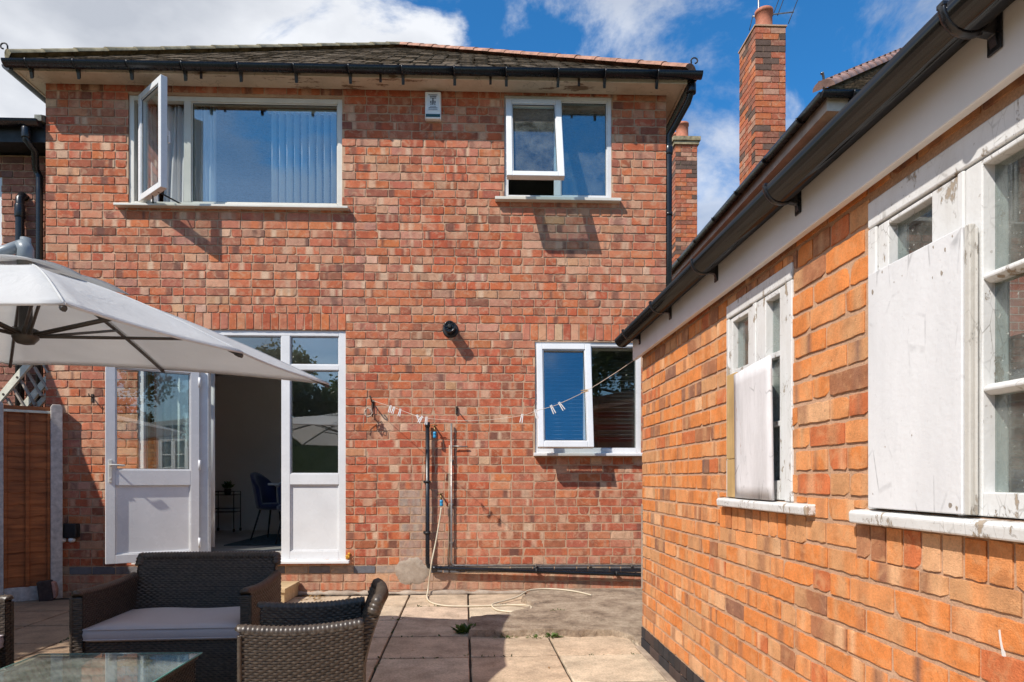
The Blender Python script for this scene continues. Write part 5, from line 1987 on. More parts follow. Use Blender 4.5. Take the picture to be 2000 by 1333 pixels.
def build_outbuilding():
    L = 5.6
    Hh = 2.16
    r1 = (S1[0] - 0.10, S1[1] + 0.10, 0.972, 1.078)
    r2 = (S2[0] - 0.07, S2[1] + 0.07, 0.962, 1.072)
    mb = MB(OM)
    rnd = random.Random(77)
    holes = [S1, S2]
    brick_field(mb, 0, L, 0.154, Hh, holes + [r1, r2, (S1[0] - .11, S1[1] + .11, 1.078, 1.122), (S2[0] - .08, S2[1] + .08, 1.072, 1.118)], 0.083, 0.228, ob_palette, lambda i: i % 9 == 4, joint=0.0155, zstart=0.154, rnd=rnd, bond='mixed',
                ragged=0.0015, edge=0.0011, proud=0.009, head=0.62, tilt=0.0006, relief=lambda x, z: rnd.uniform(-0.001, 0.001))
    soldier(mb, r1[0], r1[1], r1[2], r1[3], 0.078, ob_palette, rnd=rnd, ragged=0.0015, edge=0.0011)
    soldier(mb, r2[0], r2[1], r2[2], r2[3], 0.078, ob_palette, rnd=rnd, ragged=0.0015, edge=0.0011)
    brick_field(mb, -0.004, L, 0.0, 0.152, [], 0.077, 0.228, ob_dark, lambda i: i == 1, joint=0.008, zstart=0.0, y=-0.006, rnd=rnd, proud=0.016)
    backing(mb, 0.003, L, -0.3, Hh, [S1, S2], 0.0048, 0.22, 1)
    # end wall facing the house, rear and far end
    mb.box(0.004, 0.22, 0.221, 2.6, -0.3, Hh, 2)
    mb.box(0.221, L, 2.38, 2.6, -0.3, Hh, 2)
    mb.box(L - 0.22, L - 0.001, 0.221, 2.379, -0.3, Hh, 2)
    mb.build('wall', [M['brick_orange'], M['mortar_orange'], M['brick_side']], OUT)
    # pale mortar scar down the corner
    mb = MB(OM)
    rn = random.Random(6)
    zc = 0.42
    while zc < 0.96:
        h = rn.uniform(0.06, 0.12)
        w = rn.uniform(0.018, 0.034)
        mb.prism([(0.0, zc), (w, zc + rn.uniform(0, .01)), (w * rn.uniform(.7, 1.1), zc + h), (0.0, zc + h + 0.01)], -0.006, 0.02, 'y')
        zc += h
    mb.build('mortar_scar', M['cement'], OUT)
    # a run of white paint down one brick
    mb = MB(OM)
    mb.prism([(3.236, 0.866), (3.240, 0.868), (3.244, 0.845), (3.250, 0.822), (3.255, 0.795), (3.256, 0.778), (3.252, 0.774), (3.249, 0.779), (3.248, 0.797), (3.244, 0.823), (3.239, 0.845)], -0.0008, 0.004, 'y')
    mb.build('paint_run', M['fascia_white'], OUT)
    # footing
    mb = MB(OM)
    mb.box(-0.01, L, -0.05, 0.0, -0.05, 0.012)
    mb.build('footing', M['concrete'], OUT, 0.006)
    # interior floor and dark ceiling
    mb = MB(OM)
    mb.box(0.22, L - 0.22, 0.22, 2.38, 0.02, 0.05)
    mb.build('floor', M['concrete'], OUT)
    # fascia
    mb = MB(OM)
    mb.box(-0.075, L, -0.05, -0.022, 2.068, 2.245)
    mb.box(-0.075, L, -0.0215, 0.009, 2.15, 2.24)
    mb.build('fascia', M['fascia_white'], OUT, 0.004)
    # roof: shallow felt slope up to the rear wall
    mb = MB(OM)
    mb.prism([(-0.075, 2.246), (-0.075, 2.262), (2.75, 2.80), (2.75, 2.70), (0.0, 2.165), (-0.02, 2.246)], -0.10, L + 0.1, 'x')
    mb.build('roof', M['felt'], OUT)
    mb = MB(OM)
    mb.prism([(0.0, 2.161), (2.58, 2.161), (2.58, 2.64)], 0.0, 0.2, 'x')
    mb.build('gable', M['brick_side'], OUT)
    mb = MB(OM)
    mb.prism([(0.0, 2.10), (0.0, 2.25), (2.70, 2.78), (2.70, 2.62)], -0.028, -0.006, 'x')
    mb.build('barge_board', M['fascia_white'], OUT)
    # gutter
    r = 0.057
    gy, gz = -0.05 - 0.006 - r, 2.236
    mb = MB(OM)
    trough(mb, (-0.14, gy, gz - 0.004), (L, gy, gz + 0.004), r)
    g = mb.build('gutter', M['gutter'], OUT)
    for a in (0.143, 0.870, 1.611, 2.406, 3.290, 4.1):
        pass
        mb = MB(OM)
        pts = [(a, gy - cos(pi * q / 12) * (r + 0.004), gz - sin(pi * q / 12) * (r + 0.004)) for q in range(13)]
        mb.tube(pts, 0.0065, 6, flat=1.8)
        mb.box(a - 0.011, a + 0.011, gy - r - 0.009, gy - r + 0.006, gz - 0.004, gz + 0.007)
        mb.prism([(gy + 0.02, gz - r - 0.001), (-0.051, gz - 0.012), (-0.051, gz - r - 0.028), (-0.056, gz - r - 0.03), (-0.062, gz - r - 0.006)], a - 0.011, a + 0.011, 'x')
        mb.box(a - 0.02, a + 0.02, -0.056, -0.0505, gz - r - 0.04, gz + 0.002)
        mb.build('bracket', M['black'], g, 0.002)

    # windows
    y0, y1 = -0.004, 0.075

    def sill(x0, x1, z0, z1, parent):
        mb = MB(OM)
        mb.prism([(-0.034, z0), (-0.037, z1 - 0.012), (-0.030, z1 - 0.004), (0.08, z1 + 0.004), (0.08, z0)], x0, x1, 'x')
        mb.build('sill', M['white_peel'], parent, 0.005)
    # small window
    a0, a1, z0, z1 = S1
    mb = MB(OM)
    zt = 1.957
    mb.box(a0, a1, y0, y1, zt + 0.004, z1)                       # head
    mb.box(a0, 1.636, y0, y1, z0, zt)                             # jambs
    mb.box(2.200, a1, y0, y1, z0, zt)
    mb.box(1.905, 1.935, y0, y1, z0, zt)                          # mullion
    w = mb.build('window', M['white_peel'], OUT, 0.004)
    for (p, q, wl, wr, wb_, dy) in ((1.639, 1.902, 0.028, 0.062, 0.055, 0.008), (1.938, 2.197, 0.088, 0.046, 0.08, 0.004)):
        mb = MB(OM)
        yy = y0 + dy
        mb.box(p, p + wl, yy, y1 - 0.01, z0 + 0.004, zt - 0.002)
        mb.box(q - wr, q, yy, y1 - 0.01, z0 + 0.004, zt - 0.002)
        mb.box(p + wl, q - wr, yy, y1 - 0.01, z0 + 0.004, z0 + wb_)
        mb.box(p + wl, q - wr, yy, y1 - 0.01, zt - 0.022, zt - 0.002)
        for z in (1.703, 1.427):
            mb.box(p + wl, q - wr, yy + 0.006, y1 - 0.02, z - 0.011, z + 0.011)
        mb.build('sash', M['white_peel'], w, 0.003)
        mb = MB(OM)
        mb.box(p + wl, q - wr, 0.030, 0.034, z0 + 0.05, zt - 0.02)
        mb.build('pane', M['glass_old'], w)
    sill(1.565, 2.425, 1.080, 1.121, w)
    # big window
    a0, a1, z0, z1 = S2
    mb = MB(OM)
    zt = 1.958
    mb.box(a0, a1, y0, y1, zt + 0.004, z1)
    mb.box(a0, 2.780, y0, y1, z0, zt)
    mb.box(3.93, a1, y0, y1, z0, zt)
    mb.box(3.110, 3.132, y0, y1, z0, zt)
    w = mb.build('window', M['white_peel'], OUT, 0.004)
    for (p, q, wl, wr, dy) in ((2.783, 3.107, 0.048, 0.095, 0.006), (3.135, 3.53, 0.054, 0.06, 0.003), (3.533, 3.927, 0.06, 0.06, 0.005)):
        mb = MB(OM)
        yy = y0 + dy
        mb.box(p, p + wl, yy, y1 - 0.01, z0 + 0.004, zt - 0.002)
        mb.box(q - wr, q, yy, y1 - 0.01, z0 + 0.004, zt - 0.002)
        mb.box(p + wl, q - wr, yy, y1 - 0.01, z0 + 0.004, z0 + 0.06)
        mb.box(p + wl, q - wr, yy, y1 - 0.01, zt - 0.014, zt - 0.002)
        for z in (1.68, 1.418):
            mb.prism([(y0 + 0.004, z - 0.004), (y0 + 0.02, z - 0.013), (y1 - 0.02, z - 0.013), (y1 - 0.02, z + 0.013), (y0 + 0.02, z + 0.013), (y0 + 0.004, z + 0.004)], p + wl, q - wr, 'x')
        mb.build('sash', M['white_peel'], w, 0.003)
        mb = MB(OM)
        mb.box(p + wl, q - wr, 0.030, 0.034, z0 + 0.05, zt - 0.012)
        mb.build('pane', M['glass_old'], w)
    sill(2.690, 4.04, 1.074, 1.117, w)

    # boards nailed over the panes
    mb = MB(OM)
    mb.box(2.776, 3.156, -0.026, -0.0065, 1.1235, 1.812)
    o = mb.build('window_board', M['board_white'], None, 0.003)
    bp = OM @ Vector((2.96, -0.02, 1.123))
    settle(o, bp)
    tag(o, 'large clean white board nailed over the left half of the near outbuilding window', 'board')
    rn = random.Random(12)
    mb = MB(OM)
    for (a, z, r) in ((2.846, 1.80, .006), (2.90, 1.755, .003), (2.935, 1.762, .003), (3.055, 1.72, .004), (3.088, 1.722, .010), (3.10, 1.775, .007), (3.058, 1.797, .006), (3.125, 1.80, .005), (2.86, 1.30, .004), (2.975, 1.325, .004),
                      (2.802, 1.165, .004), (3.118, 1.145, .012), (3.14, 1.138, .009), (2.80, 1.755, .011)):
        ring = []
        for k in range(9):
            t_ = 2 * pi * k / 9
            q = r * 0.55 * rn.uniform(0.6, 1.25)
            ring.append((a + cos(t_) * q * 0.8, z + sin(t_) * q * 1.25))
        mb.prism(ring, -0.0268, -0.0255, 'y')
    h = mb.build('knot_holes', M['rung'])
    h.parent = o
    h.matrix_parent_inverse = Matrix.Translation(-bp)
    h['kind'] = 'stuff'
    mb = MB(OM)
    mb.box(3.1575, 3.176, -0.022, -0.0065, 1.1235, 1.812)
    mb.box(3.177, 3.186, -0.013, -0.0065, 1.1235, 1.80)
    o = mb.build('batten', M['batten'], None, 0.003)
    settle(o, OM @ Vector((3.165, -0.02, 1.123)))
    tag(o, 'narrow grey-white upright batten along the right edge of the large white board', 'batten')
    mb = MB(OM)

    def warp(u, v):
        a = 1.745 + 0.015 * (1 - v) + (0.425 - 0.04 * (1 - v)) * u
        return (a, -0.022 - 0.020 * sin(u * pi * 0.5) * (0.4 + 0.6 * v) - 0.010 * v * u, 1.124 + (1.678 - 1.124 + 0.008 * u) * v)
    mb.grid(warp, 10, 10)
    o = mb.build('window_board', M['board_worn'])
    md = o.modifiers.new('thick', 'SOLIDIFY')
    md.thickness = 0.012
    md.offset = -1
    settle(o, OM @ Vector((1.95, -0.02, 1.124)))
    tag(o, 'small worn grey-white board warping off the far outbuilding window', 'board')
    mb = MB(OM)
    mb.box(1.642, 1.758, -0.016, -0.0065, 1.300, 1.69)
    mb.box(1.645, 1.760, -0.015, -0.0065, 1.124, 1.298)
    o = mb.build('timber_strip', M['raw_wood'], None, 0.003)
    settle(o, OM @ Vector((1.70, -0.01, 1.124)))
    tag(o, 'bare yellow timber strip beside the small worn board', 'board')
    # odd things standing inside the far window
    c = OM @ Vector((2.09, 0.16, 1.70))
    t = empty('glass_ornament', c - Vector((0, 0, 0.05)), 'dusty pale green bottle standing inside the far outbuilding window', 'bottle')
    mb = MB()
    mb.lathe([(0.025, -0.05), (0.033, -0.03), (0.034, 0.06), (0.018, 0.09), (0.012, 0.13), (0.014, 0.14)], c, 'z', 16)
    mb.build('body', simple('dusty_green_glass', (0.20, 0.33, 0.30), 0.3, 0.3), t)
    mb = MB(OM)
    mb.box(1.60, 2.27, 0.10, 0.24, 1.615, 1.645)
    mb.build('inner_shelf', M['raw_wood'], OUT)


build_outbuilding()


# ------------------------------------------------------------------ neighbours
def chimney(parent, x0, x1, y0, y1, z0, z1, pots, name, cap):
    rnd = random.Random(int(x0 * 100))
    mb = MB()

    def pal(x, z, h, rnd=rnd):
        top = (z1 - z) < 0.65
        c = pick(rnd, [((0.44, 0.13, 0.07), 40), ((0.5, 0.15, 0.06), 20), ((0.3, 0.12, 0.08), 20 + 30 * top), ((0.14, 0.09, 0.07), 12 + 30 * top), ((0.46, 0.25, 0.17), 8)])
        return [scl(c, rnd.uniform(0.85, 1.1))] * 7
    for (ox, oy, rot, ln) in ((x0, y0, 0, x1 - x0), (x0, y1, -90, y1 - y0), (x1, y0, 90, y1 - y0), (x1, y1, 180, x1 - x0)):
        mb.M = Matrix.Translation((ox, oy, 0)) @ Matrix.Rotation(radians(rot), 4, 'Z')
        brick_field(mb, 0, ln, z0, z1, [], 0.0865, 0.229, pal, lambda i: False, rnd=rnd, joint=0.009)
    mb.M = Matrix.Identity(4)
    mb.box(x0 + 0.010, x1 - 0.010, y0 + 0.010, y1 - 0.010, z0, z1 - 0.004, 1)
    if cap:
        mb.box(x0 - 0.03, x1 + 0.03, y0 - 0.03, y1 + 0.03, z1, z1 + 0.07, 1)
        mb.box(x0 - 0.055, x1 + 0.055, y0 - 0.055, y1 + 0.055, z1 + 0.072, z1 + 0.15, 1)
        zt = z1 + 0.152
    else:
        mb.box(x0 - 0.012, x1 + 0.012, y0 - 0.012, y1 + 0.012, z1, z1 + 0.02, 1)
        zt = z1 + 0.02
    ch = mb.build(name, [M['brick'], M['ridge_moss'] if cap else M['mortar']], parent)
    for (px, py, r, h) in pots:
        mb = MB()
        mb.lathe([(r * 1.2, 0), (r * 1.1, 0.05), (r, 0.06), (r * 0.97, h - 0.05), (r * 1.08, h - 0.045), (r * 1.08, h), (r * 0.85, h), (r * 0.82, h - 0.1)], (px, py, zt), 'z', 20)
        mb.build('chimney_pot', M['pot'], ch)
    return ch


def build_neighbours():
    # ---- right-hand neighbour: brick, hipped roof, two chimneys
    NX, NY = 3.72, 7.06
    NB = empty('neighbour_house', (NX + 3, NY, 0), 'brick house beyond the outbuilding with hipped roof and two tall chimneys', 'house')
    mb = MB()
    mb.box(NX, NX + 6.5, NY, NY + 9, -0.1, 5.24)
    mb.build('wall', M['brick_side'], NB)
    zs = 5.12
    mb = MB()
    mb.box(NX - 0.14, NX - 0.002, NY - 0.15, NY + 9.1, zs, zs + 0.14)
    mb.box(NX - 0.002, NX + 6.6, NY - 0.15, NY - 0.002, zs, zs + 0.14)
    mb.build('fascia', simple('faded_brown_paint', (0.60, 0.47, 0.38), 0.6, 0.15, 6.0), NB)
    mb = MB()
    gx, gy, gz = NX - 0.14 - 0.06, NY - 0.15 - 0.06, zs + 0.165
    trough(mb, (gx, gy + 0.0, gz), (gx, NY + 9.1, gz - 0.02), 0.055)
    trough(mb, (gx - 0.03, gy, gz), (NX + 6.6, gy, gz), 0.055)
    g = mb.build('gutter', M['black'], NB)
    for k in range(9):
        y = NY + 0.3 + k * 0.95
        mb = MB()
        mb.tube([(gx - cos(pi * q / 8) * 0.06, y, gz - sin(pi * q / 8) * 0.06) for q in range(9)], 0.008, 6)
        mb.build('bracket', M['black'], g)
    for k in range(3):
        x = NX + 0.1 + k * 0.9
        mb = MB()
        mb.tube([(x, gy - cos(pi * q / 8) * 0.06, gz - sin(pi * q / 8) * 0.06) for q in range(9)], 0.008, 6)
        mb.box(x - 0.012, x + 0.012, gy + 0.02, NY - 0.151, gz - 0.12, gz - 0.05)
        mb.build('bracket', M['black'], g)
    ez = zs + 0.19
    e0 = Vector((NX - 0.20, NY - 0.21, ez))
    e1 = Vector((NX + 6.7, NY - 0.21, ez))
    b0 = Vector((NX - 0.20, NY + 9.2, ez))
    b1 = Vector((NX + 6.7, NY + 9.2, ez))
    run = 3.45
    ap = Vector((e0.x + run, e0.y + run, ez + 0.82 * run))
    ap2 = Vector((e0.x + run, b0.y - run, ez + 0.82 * run))
    mb = MB()
    rnd = random.Random(3)
    nrm = (e1 - e0).cross(ap - e0).normalized()
    n = 40
    for i in range(n):
        f0, f1 = i / n, min(1, (i + 1.2) / n)
        L0, R0, L1, R1 = e0.lerp(ap, f0), e1.lerp(ap, f0), e0.lerp(ap, f1), e1.lerp(ap, f1)
        m_ = max(1, int((R0 - L0).length / 0.17))
        for k in range(m_):
            a, b_ = L0.lerp(R0, k / m_), L0.lerp(R0, (k + 0.96) / m_)
            c, d = L1.lerp(R1, (k + 0.96) / m_), L1.lerp(R1, k / m_)
            lift = nrm * (0.018 + rnd.uniform(-0.003, 0.006))
            q = [mb.vert(a + lift), mb.vert(b_ + lift), mb.vert(c), mb.vert(d), mb.vert(a), mb.vert(b_)]
            mb.face((q[0], q[1], q[2], q[3]))
            mb.face((q[4], q[5], q[1], q[0]))
    for q in ((e0, ap, ap2, b0), (e1, b1, ap2, ap), (b0, ap2, b1), (e0, e1, b1, b0)):
        mb.poly([p - Vector((0, 0, 0.006)) for p in q])
    roof = mb.build('roof', M['roof'], NB)
    # hip tiles with bolt heads
    mb = MB()
    mbb = MB()
    d = (ap - e0).normalized()
    s = d.cross(Vector((0, 0, 1))).normalized()
    u = s.cross(d).normalized()
    if u.z < 0: u = -u
    st = 0.30
    for i in range(int((ap - e0).length / st)):
        P, Q = e0 + d * (i * st) + u * 0.03, e0 + d * ((i + 1) * st + 0.015) + u * 0.03
        K = 8
        A = [mb.vert(P + s * cos(pi * k / K) * 0.115 + u * (sin(pi * k / K) * 0.085 - 0.02)) for k in range(K + 1)]
        B = [mb.vert(Q + s * cos(pi * k / K) * 0.105 + u * (sin(pi * k / K) * 0.078 - 0.02)) for k in range(K + 1)]
        for k in range(K):
            mb.face((A[k], A[k + 1], B[k + 1], B[k]), 0, True)
        mb.face(A, 0, False)
        for sgn in (-1, 1):
            cc = P.lerp(Q, 0.3) + s * sgn * -0.06 + u * 0.05
            mbb.lathe([(0.014, -0.01), (0.014, 0.012), (0.008, 0.016)], cc, u, 8)
    hp = mb.build('hip_tiles', M['ridge_pink'], roof)
    mbb.build('bolt_heads', M['rust'], roof)
    mb = MB()
    mb.tube([e0 + Vector((0.0, 0, 0.0)), e0 + Vector((-0.01, -0.01, 0.12)), e0 + Vector((-0.03, -0.03, 0.16)), e0 + Vector((-0.05, -0.04, 0.14))], 0.013, 8)
    mb.build('hip_iron', M['galv'], roof)
    # chimneys
    CY = 9.2
    zt = at(1505, 52, CY).z
    ch1 = chimney(NB, at(1475, 0, CY).x, at(1535, 0, CY).x, CY, CY + 0.60, 4.9, zt, [(at(1492, 0, CY + 0.24).x, CY + 0.24, 0.118, 0.36)], 'chimney', False)
    CZ = 13.3
    zt2 = at(1340, 283, CZ).z
    ch2 = chimney(NB, at(1319, 0, CZ).x, at(1362, 0, CZ).x, CZ, CZ + 0.5, 4.9, zt2, [(at(1331, 0, CZ + .2).x, CZ + 0.15, 0.125, 0.34), (at(1324, 0, CZ + .4).x - 0.04, CZ + 0.38, 0.10, 0.25)], 'chimney', True)
    # aerial lashed to the near chimney
    c = Vector((at(1498, 0, CY + .3).x, CY + 0.3, zt))
    t = empty('tv_aerial', c, 'thin metal television aerial on a mast behind the near chimney pot', 'aerial')
    mb = MB()
    mb.tube([c + Vector((-0.02, 0.25, -0.5)), c + Vector((-0.02, 0.25, 1.5))], 0.014, 8)
    mb.build('mast', M['galv'], t)
    mb = MB()
    p0, p1 = at(1470, 33, CY + 0.45), at(1550, 24, CY + 0.6)
    mb.tube([p0, p1], 0.010, 8)
    mb.tube([c + Vector((-0.02, 0.25, 0.25)), (p0 + p1) / 2], 0.010, 6)
    mb.build('boom', M['galv'], t)
    for (f, dx, dz, up) in ((0.0, -0.075, -0.26, 0.1), (0.5, 0.12, 0.30, 1), (0.62, 0.12, 0.30, 1), (0.98, -0.10, -0.23, 1)):
        q = p0.lerp(p1, f)
        mb = MB()
        dv = Vector((abs(dx), 0.05, abs(dz)))
        mb.tube([q - dv * (0.9 if f < 0.1 or f > 0.9 else 0.1), q + dv * (up * 1.1)], 0.006, 6)
        mb.build('element', M['black_matt'], t)

    # ---- left-hand neighbour: lower brick house set back a little
    LY = 7.22
    x1 = XL - 0.004
    LB = empty('adjoining_house', (x1 - 1.5, LY, 0), 'lower brown brick house adjoining on the left with black gutter and pipes', 'house')
    mb = MB(Matrix.Translation((0, LY, 0)))
    rnd = random.Random(14)

    def pal(x, z, h, rnd=rnd):
        c = pick(rnd, [((0.30, 0.115, 0.075), 40), ((0.24, 0.10, 0.075), 30), ((0.36, 0.15, 0.10), 20), ((0.18, 0.09, 0.07), 10)])
        return [scl(c, rnd.uniform(0.85, 1.12))] * 7
    wn = (-6.6, at(2.5, 0, LY).x, at(3, 480, LY).z, at(3, 345, LY).z)
    brick_field(mb, -6.8, x1, 0.0, 4.66, [wn], 0.0775, 0.228, pal, lambda i: False, rnd=rnd, joint=0.012)
    backing(mb, -6.8, x1, -0.3, 4.66, [wn], 0.0095, 0.25, 1)
    mb.M = Matrix.Identity(4)
    mb.box(-6.8, x1 - 0.01, LY + 0.26, LY + 6, -0.3, 4.66, 2)
    mb.build('wall', [M['brick'], M['mortar'], M['brick_brown']], LB)
    mb = MB()
    mb.frame(wn[0], wn[1], wn[2], wn[3], 0.06, LY + 0.02, LY + 0.09)
    wo = mb.build('window', M['upvc'], LB, 0.004)
    pane(wn[0] + 0.06, wn[1] - 0.06, wn[2] + 0.06, wn[3] - 0.06, LY + 0.05, wo, M['glass'])
    ez = at(40, 300, LY).z
    mb = MB()
    mb.box(-6.9, x1 - 0.001, LY - 0.24, LY - 0.002, ez, ez + 0.02)
    mb.box(-6.9, x1 - 0.001, LY - 0.262, LY - 0.241, ez - 0.01, ez + 0.17)
    mb.build('fascia', M['black_matt'], LB)
    mb = MB()
    trough(mb, (-6.9, LY - 0.325, ez + 0.185), (x1 - 0.02, LY - 0.325, ez + 0.175), 0.056)
    mb.build('gutter', M['black'], LB)
    mb = MB()
    mb.prism([(LY - 0.31, ez + 0.19), (LY - 0.31, ez + 0.215), (LY + 0.10, ez + 0.36), (LY + 3.2, ez + 0.95), (LY + 3.2, ez + 0.19)], -6.9, x1 - 0.002, 'x')
    mb.build('roof', M['felt'], LB)
    mb = MB()
    mb.prism([(LY - 0.33, ez + 0.18), (LY - 0.33, ez + 0.24), (LY + 0.10, ez + 0.41), (LY + 3.2, ez + 1.0), (LY + 3.2, ez + 0.9), (LY + 0.1, ez + 0.3)], x1 - 0.07, x1 - 0.001, 'x')
    mb.build('verge', M['felt'], LB)
    mb = MB()
    yy = LY - 0.06
    X = at(77, 0, yy).x
    xa = at(51, 0, LY - 0.32).x + 0.0
    mb.tube([(xa, LY - 0.32, ez + 0.13), (xa, LY - 0.32, ez - 0.02), (xa + 0.04, LY - 0.25, ez - 0.09), (X - 0.03, yy - 0.01, ez - 0.2), (X, yy, ez - 0.27), (X, yy, ez - 0.5), (X, yy, 0.0)], 0.034, 12)
    mb.lathe([(0.04, 0), (0.043, 0.01), (0.043, 0.10), (0.04, 0.11)], (xa, LY - 0.32, ez + 0.0), 'z', 14)
    mb.build('downpipe', M['black'], LB)
    mb = MB()
    yy = LY - 0.07
    X = at(39, 0, yy).x
    zt = at(39, 378, yy).z
    mb.tube([(X + 0.01, LY + 0.0, zt - 0.02), (X + 0.005, LY - 0.04, zt - 0.01), (X, yy, zt - 0.06), (X, yy, zt - 0.15), (X - 0.005, yy, 0.0)], 0.042, 12)
    mb.lathe([(0.046, 0), (0.05, 0.01), (0.05, 0.13), (0.046, 0.14)], (X, yy, zt - 0.26), 'z', 14)
    mb.build('soil_pipe', M['black'], LB)


build_neighbours()


# ------------------------------------------------------------------ fence corner
def build_fence():
    P1, P0 = Vector((at(110, 900, 6.84).x, 6.84, 0)), Vector((at(-6, 900, 6.56).x, 6.56, 0))
    d = (P0 - P1)
    step = d.normalized()
    t = empty('garden_fence', (P0.x, P0.y, 0), 'red brown lapped wooden fence between pale concrete posts by the house corner', 'fence')
    ang = atan2(step.y, step.x)

    def post(P):
        mb = MB(Matrix.Translation(P) @ Matrix.Rotation(ang, 4, 'Z'))
        mb.prism([(-0.05, 0.0), (0.05, 0.0), (0.05, 1.93), (0.035, 1.955), (-0.035, 1.955), (-0.05, 1.93)], -0.05, 0.05, 'y')
        mb.build('post', M['post'], t, 0.006)

    def panel(A, B):
        L = (B - A).length
        Mx = Matrix.Translation(A) @ Matrix.Rotation(ang, 4, 'Z')
        rnd = random.Random(int(L * 50))
        mb = MB(Mx)
        mb.box(0.05, L - 0.05, -0.025, 0.025, 0.0, 0.14)
        mb.build('gravel_board', M['post'], t, 0.004)
        mb = MB(Mx)
        z = 0.14
        while z < 1.80:
            h = 0.135
            n = 10
            a = [(0.052 + (L - 0.104) * k / n) for k in range(n + 1)]
            lo = [rnd.gauss(0, 0.006) for _ in a]
            for k in range(n):
                v = [mb.vert((a[k], 0.014, z - 0.012 + lo[k])), mb.vert((a[k + 1], 0.014, z - 0.012 + lo[k + 1])), mb.vert((a[k + 1], 0.003, z + h)), mb.vert((a[k], 0.003, z + h)),
                     mb.vert((a[k], 0.002, z - 0.012 + lo[k])), mb.vert((a[k + 1], 0.002, z - 0.012 + lo[k + 1])), mb.vert((a[k + 1], -0.004, z + h)), mb.vert((a[k], -0.004, z + h))]
                mb.face((v[0], v[1], v[2], v[3]))
                mb.face((v[5], v[4], v[7], v[6]))
                mb.face((v[4], v[5], v[1], v[0]))
            z += 0.118
        pn = mb.build('panel', M['fence'], t)
        nb = max(1, int(round(L / 0.6)))
        for k in range(nb + 2):
            x = 0.06 + (L - 0.12) * k / (nb + 1)
            for s in (1, -1):
                mb = MB(Mx)
                mb.box(x - 0.016, x + 0.016, s * 0.016, s * 0.034, 0.142, 1.86)
                mb.build('batten', M['fence'], pn, 0.002)
        mb = MB(Mx)
        mb.box(0.04, L - 0.04, -0.03, 0.036, 1.861, 1.885)
        mb.build('capping', M['trellis'] if L < 0.6 else M['fence'], pn, 0.002)
    post(P1)
    post(P0)
    panel(P1, P0)
    # loose white trellis leaning behind the fence
    Y = 6.93
    q = lambda px, py, dy=0: (at(px, py, Y + dy))
    t = empty('trellis', q(45, 810), 'weathered white wooden trellis leaning behind the fence top', 'trellis')

    def rail(a, b, w, dy=0.0, nm='rail'):
        A_, B_ = q(*a, dy), q(*b, dy)
        d_ = (B_ - A_).normalized()
        n_ = Vector((-d_.z, 0, d_.x)) * (w / 2)
        mb = MB()
        f = Vector((0, 0.018, 0))
        vs = [A_ + n_, A_ - n_, B_ - n_, B_ + n_]
        v0 = [mb.vert(p - f) for p in vs]
        v1 = [mb.vert(p + f) for p in vs]
        mb.face(v0)
        mb.face(v1[::-1])
        for k in range(4):
            l = (k + 1) % 4
            mb.face((v0[l], v0[k], v1[k], v1[l]))
        return mb.build(nm, M['rung'] if nm == 'rung' else M['trellis'], t, 0.002)
    r1 = rail((-45, 833), (66, 700), 0.066)
    rail((22, 825), (95, 739), 0.066, 0.05)
    rail((52, 818), (95, 770), 0.05, 0.09)
    for (a, b) in (((68, 718), (95, 763)), ((54, 728), (82, 774)), ((41, 743), (69, 792)), ((28, 761), (56, 808)), ((14, 778), (42, 825)), ((1, 795), (29, 842)), ((79, 702), (95, 729))):
        rail(a, b, 0.019, 0.025, 'rung')
    mb = MB()
    for (px, py) in ((9, 771), (36, 738)):
        c = q(px, py) - Vector((0, 0.018, 0))
        mb.lathe([(0.012, 0), (0.012, 0.004)], c, '-y', 10)
    mb.build('screw_heads', M['rust'], r1)

    # odds and ends at the foot of the fence
    c = Vector((at(102, 0, 6.72).x, 6.72, 0))
    mb = MB(Matrix.Translation(c) @ Matrix.Rotation(0.35, 4, 'Z') @ Matrix.Rotation(-0.12, 4, 'Y'))
    mb.box(-0.10, 0.02, -0.05, 0.05, 0.0, 0.20, 0)
    mb.prism([(0.021, 0.015), (0.045, 0.03), (0.058, 0.10), (0.050, 0.17), (0.021, 0.19)], -0.048, 0.048, 'y', 1)
    o = mb.build('broken_block', [M['dark_clay'], M['pink_clay']], None, 0.01)
    settle(o, c)
    tag(o, 'dark broken block with a pink face leaning on the fence post', 'block')
    mb = MB(Matrix.Translation(gnd(98, 1160, 0.0)) @ Matrix.Rotation(0.3, 4, 'Z'))
    mb.box(-0.11, 0.11, -0.05, 0.05, 0.002, 0.012)
    o = mb.build('white_tile', M['alarm_panel'], None, 0.002)
    settle(o, gnd(98, 1160, 0.0))
    tag(o, 'flat white tile lying on the paving by the fence post', 'tile')


build_fence()


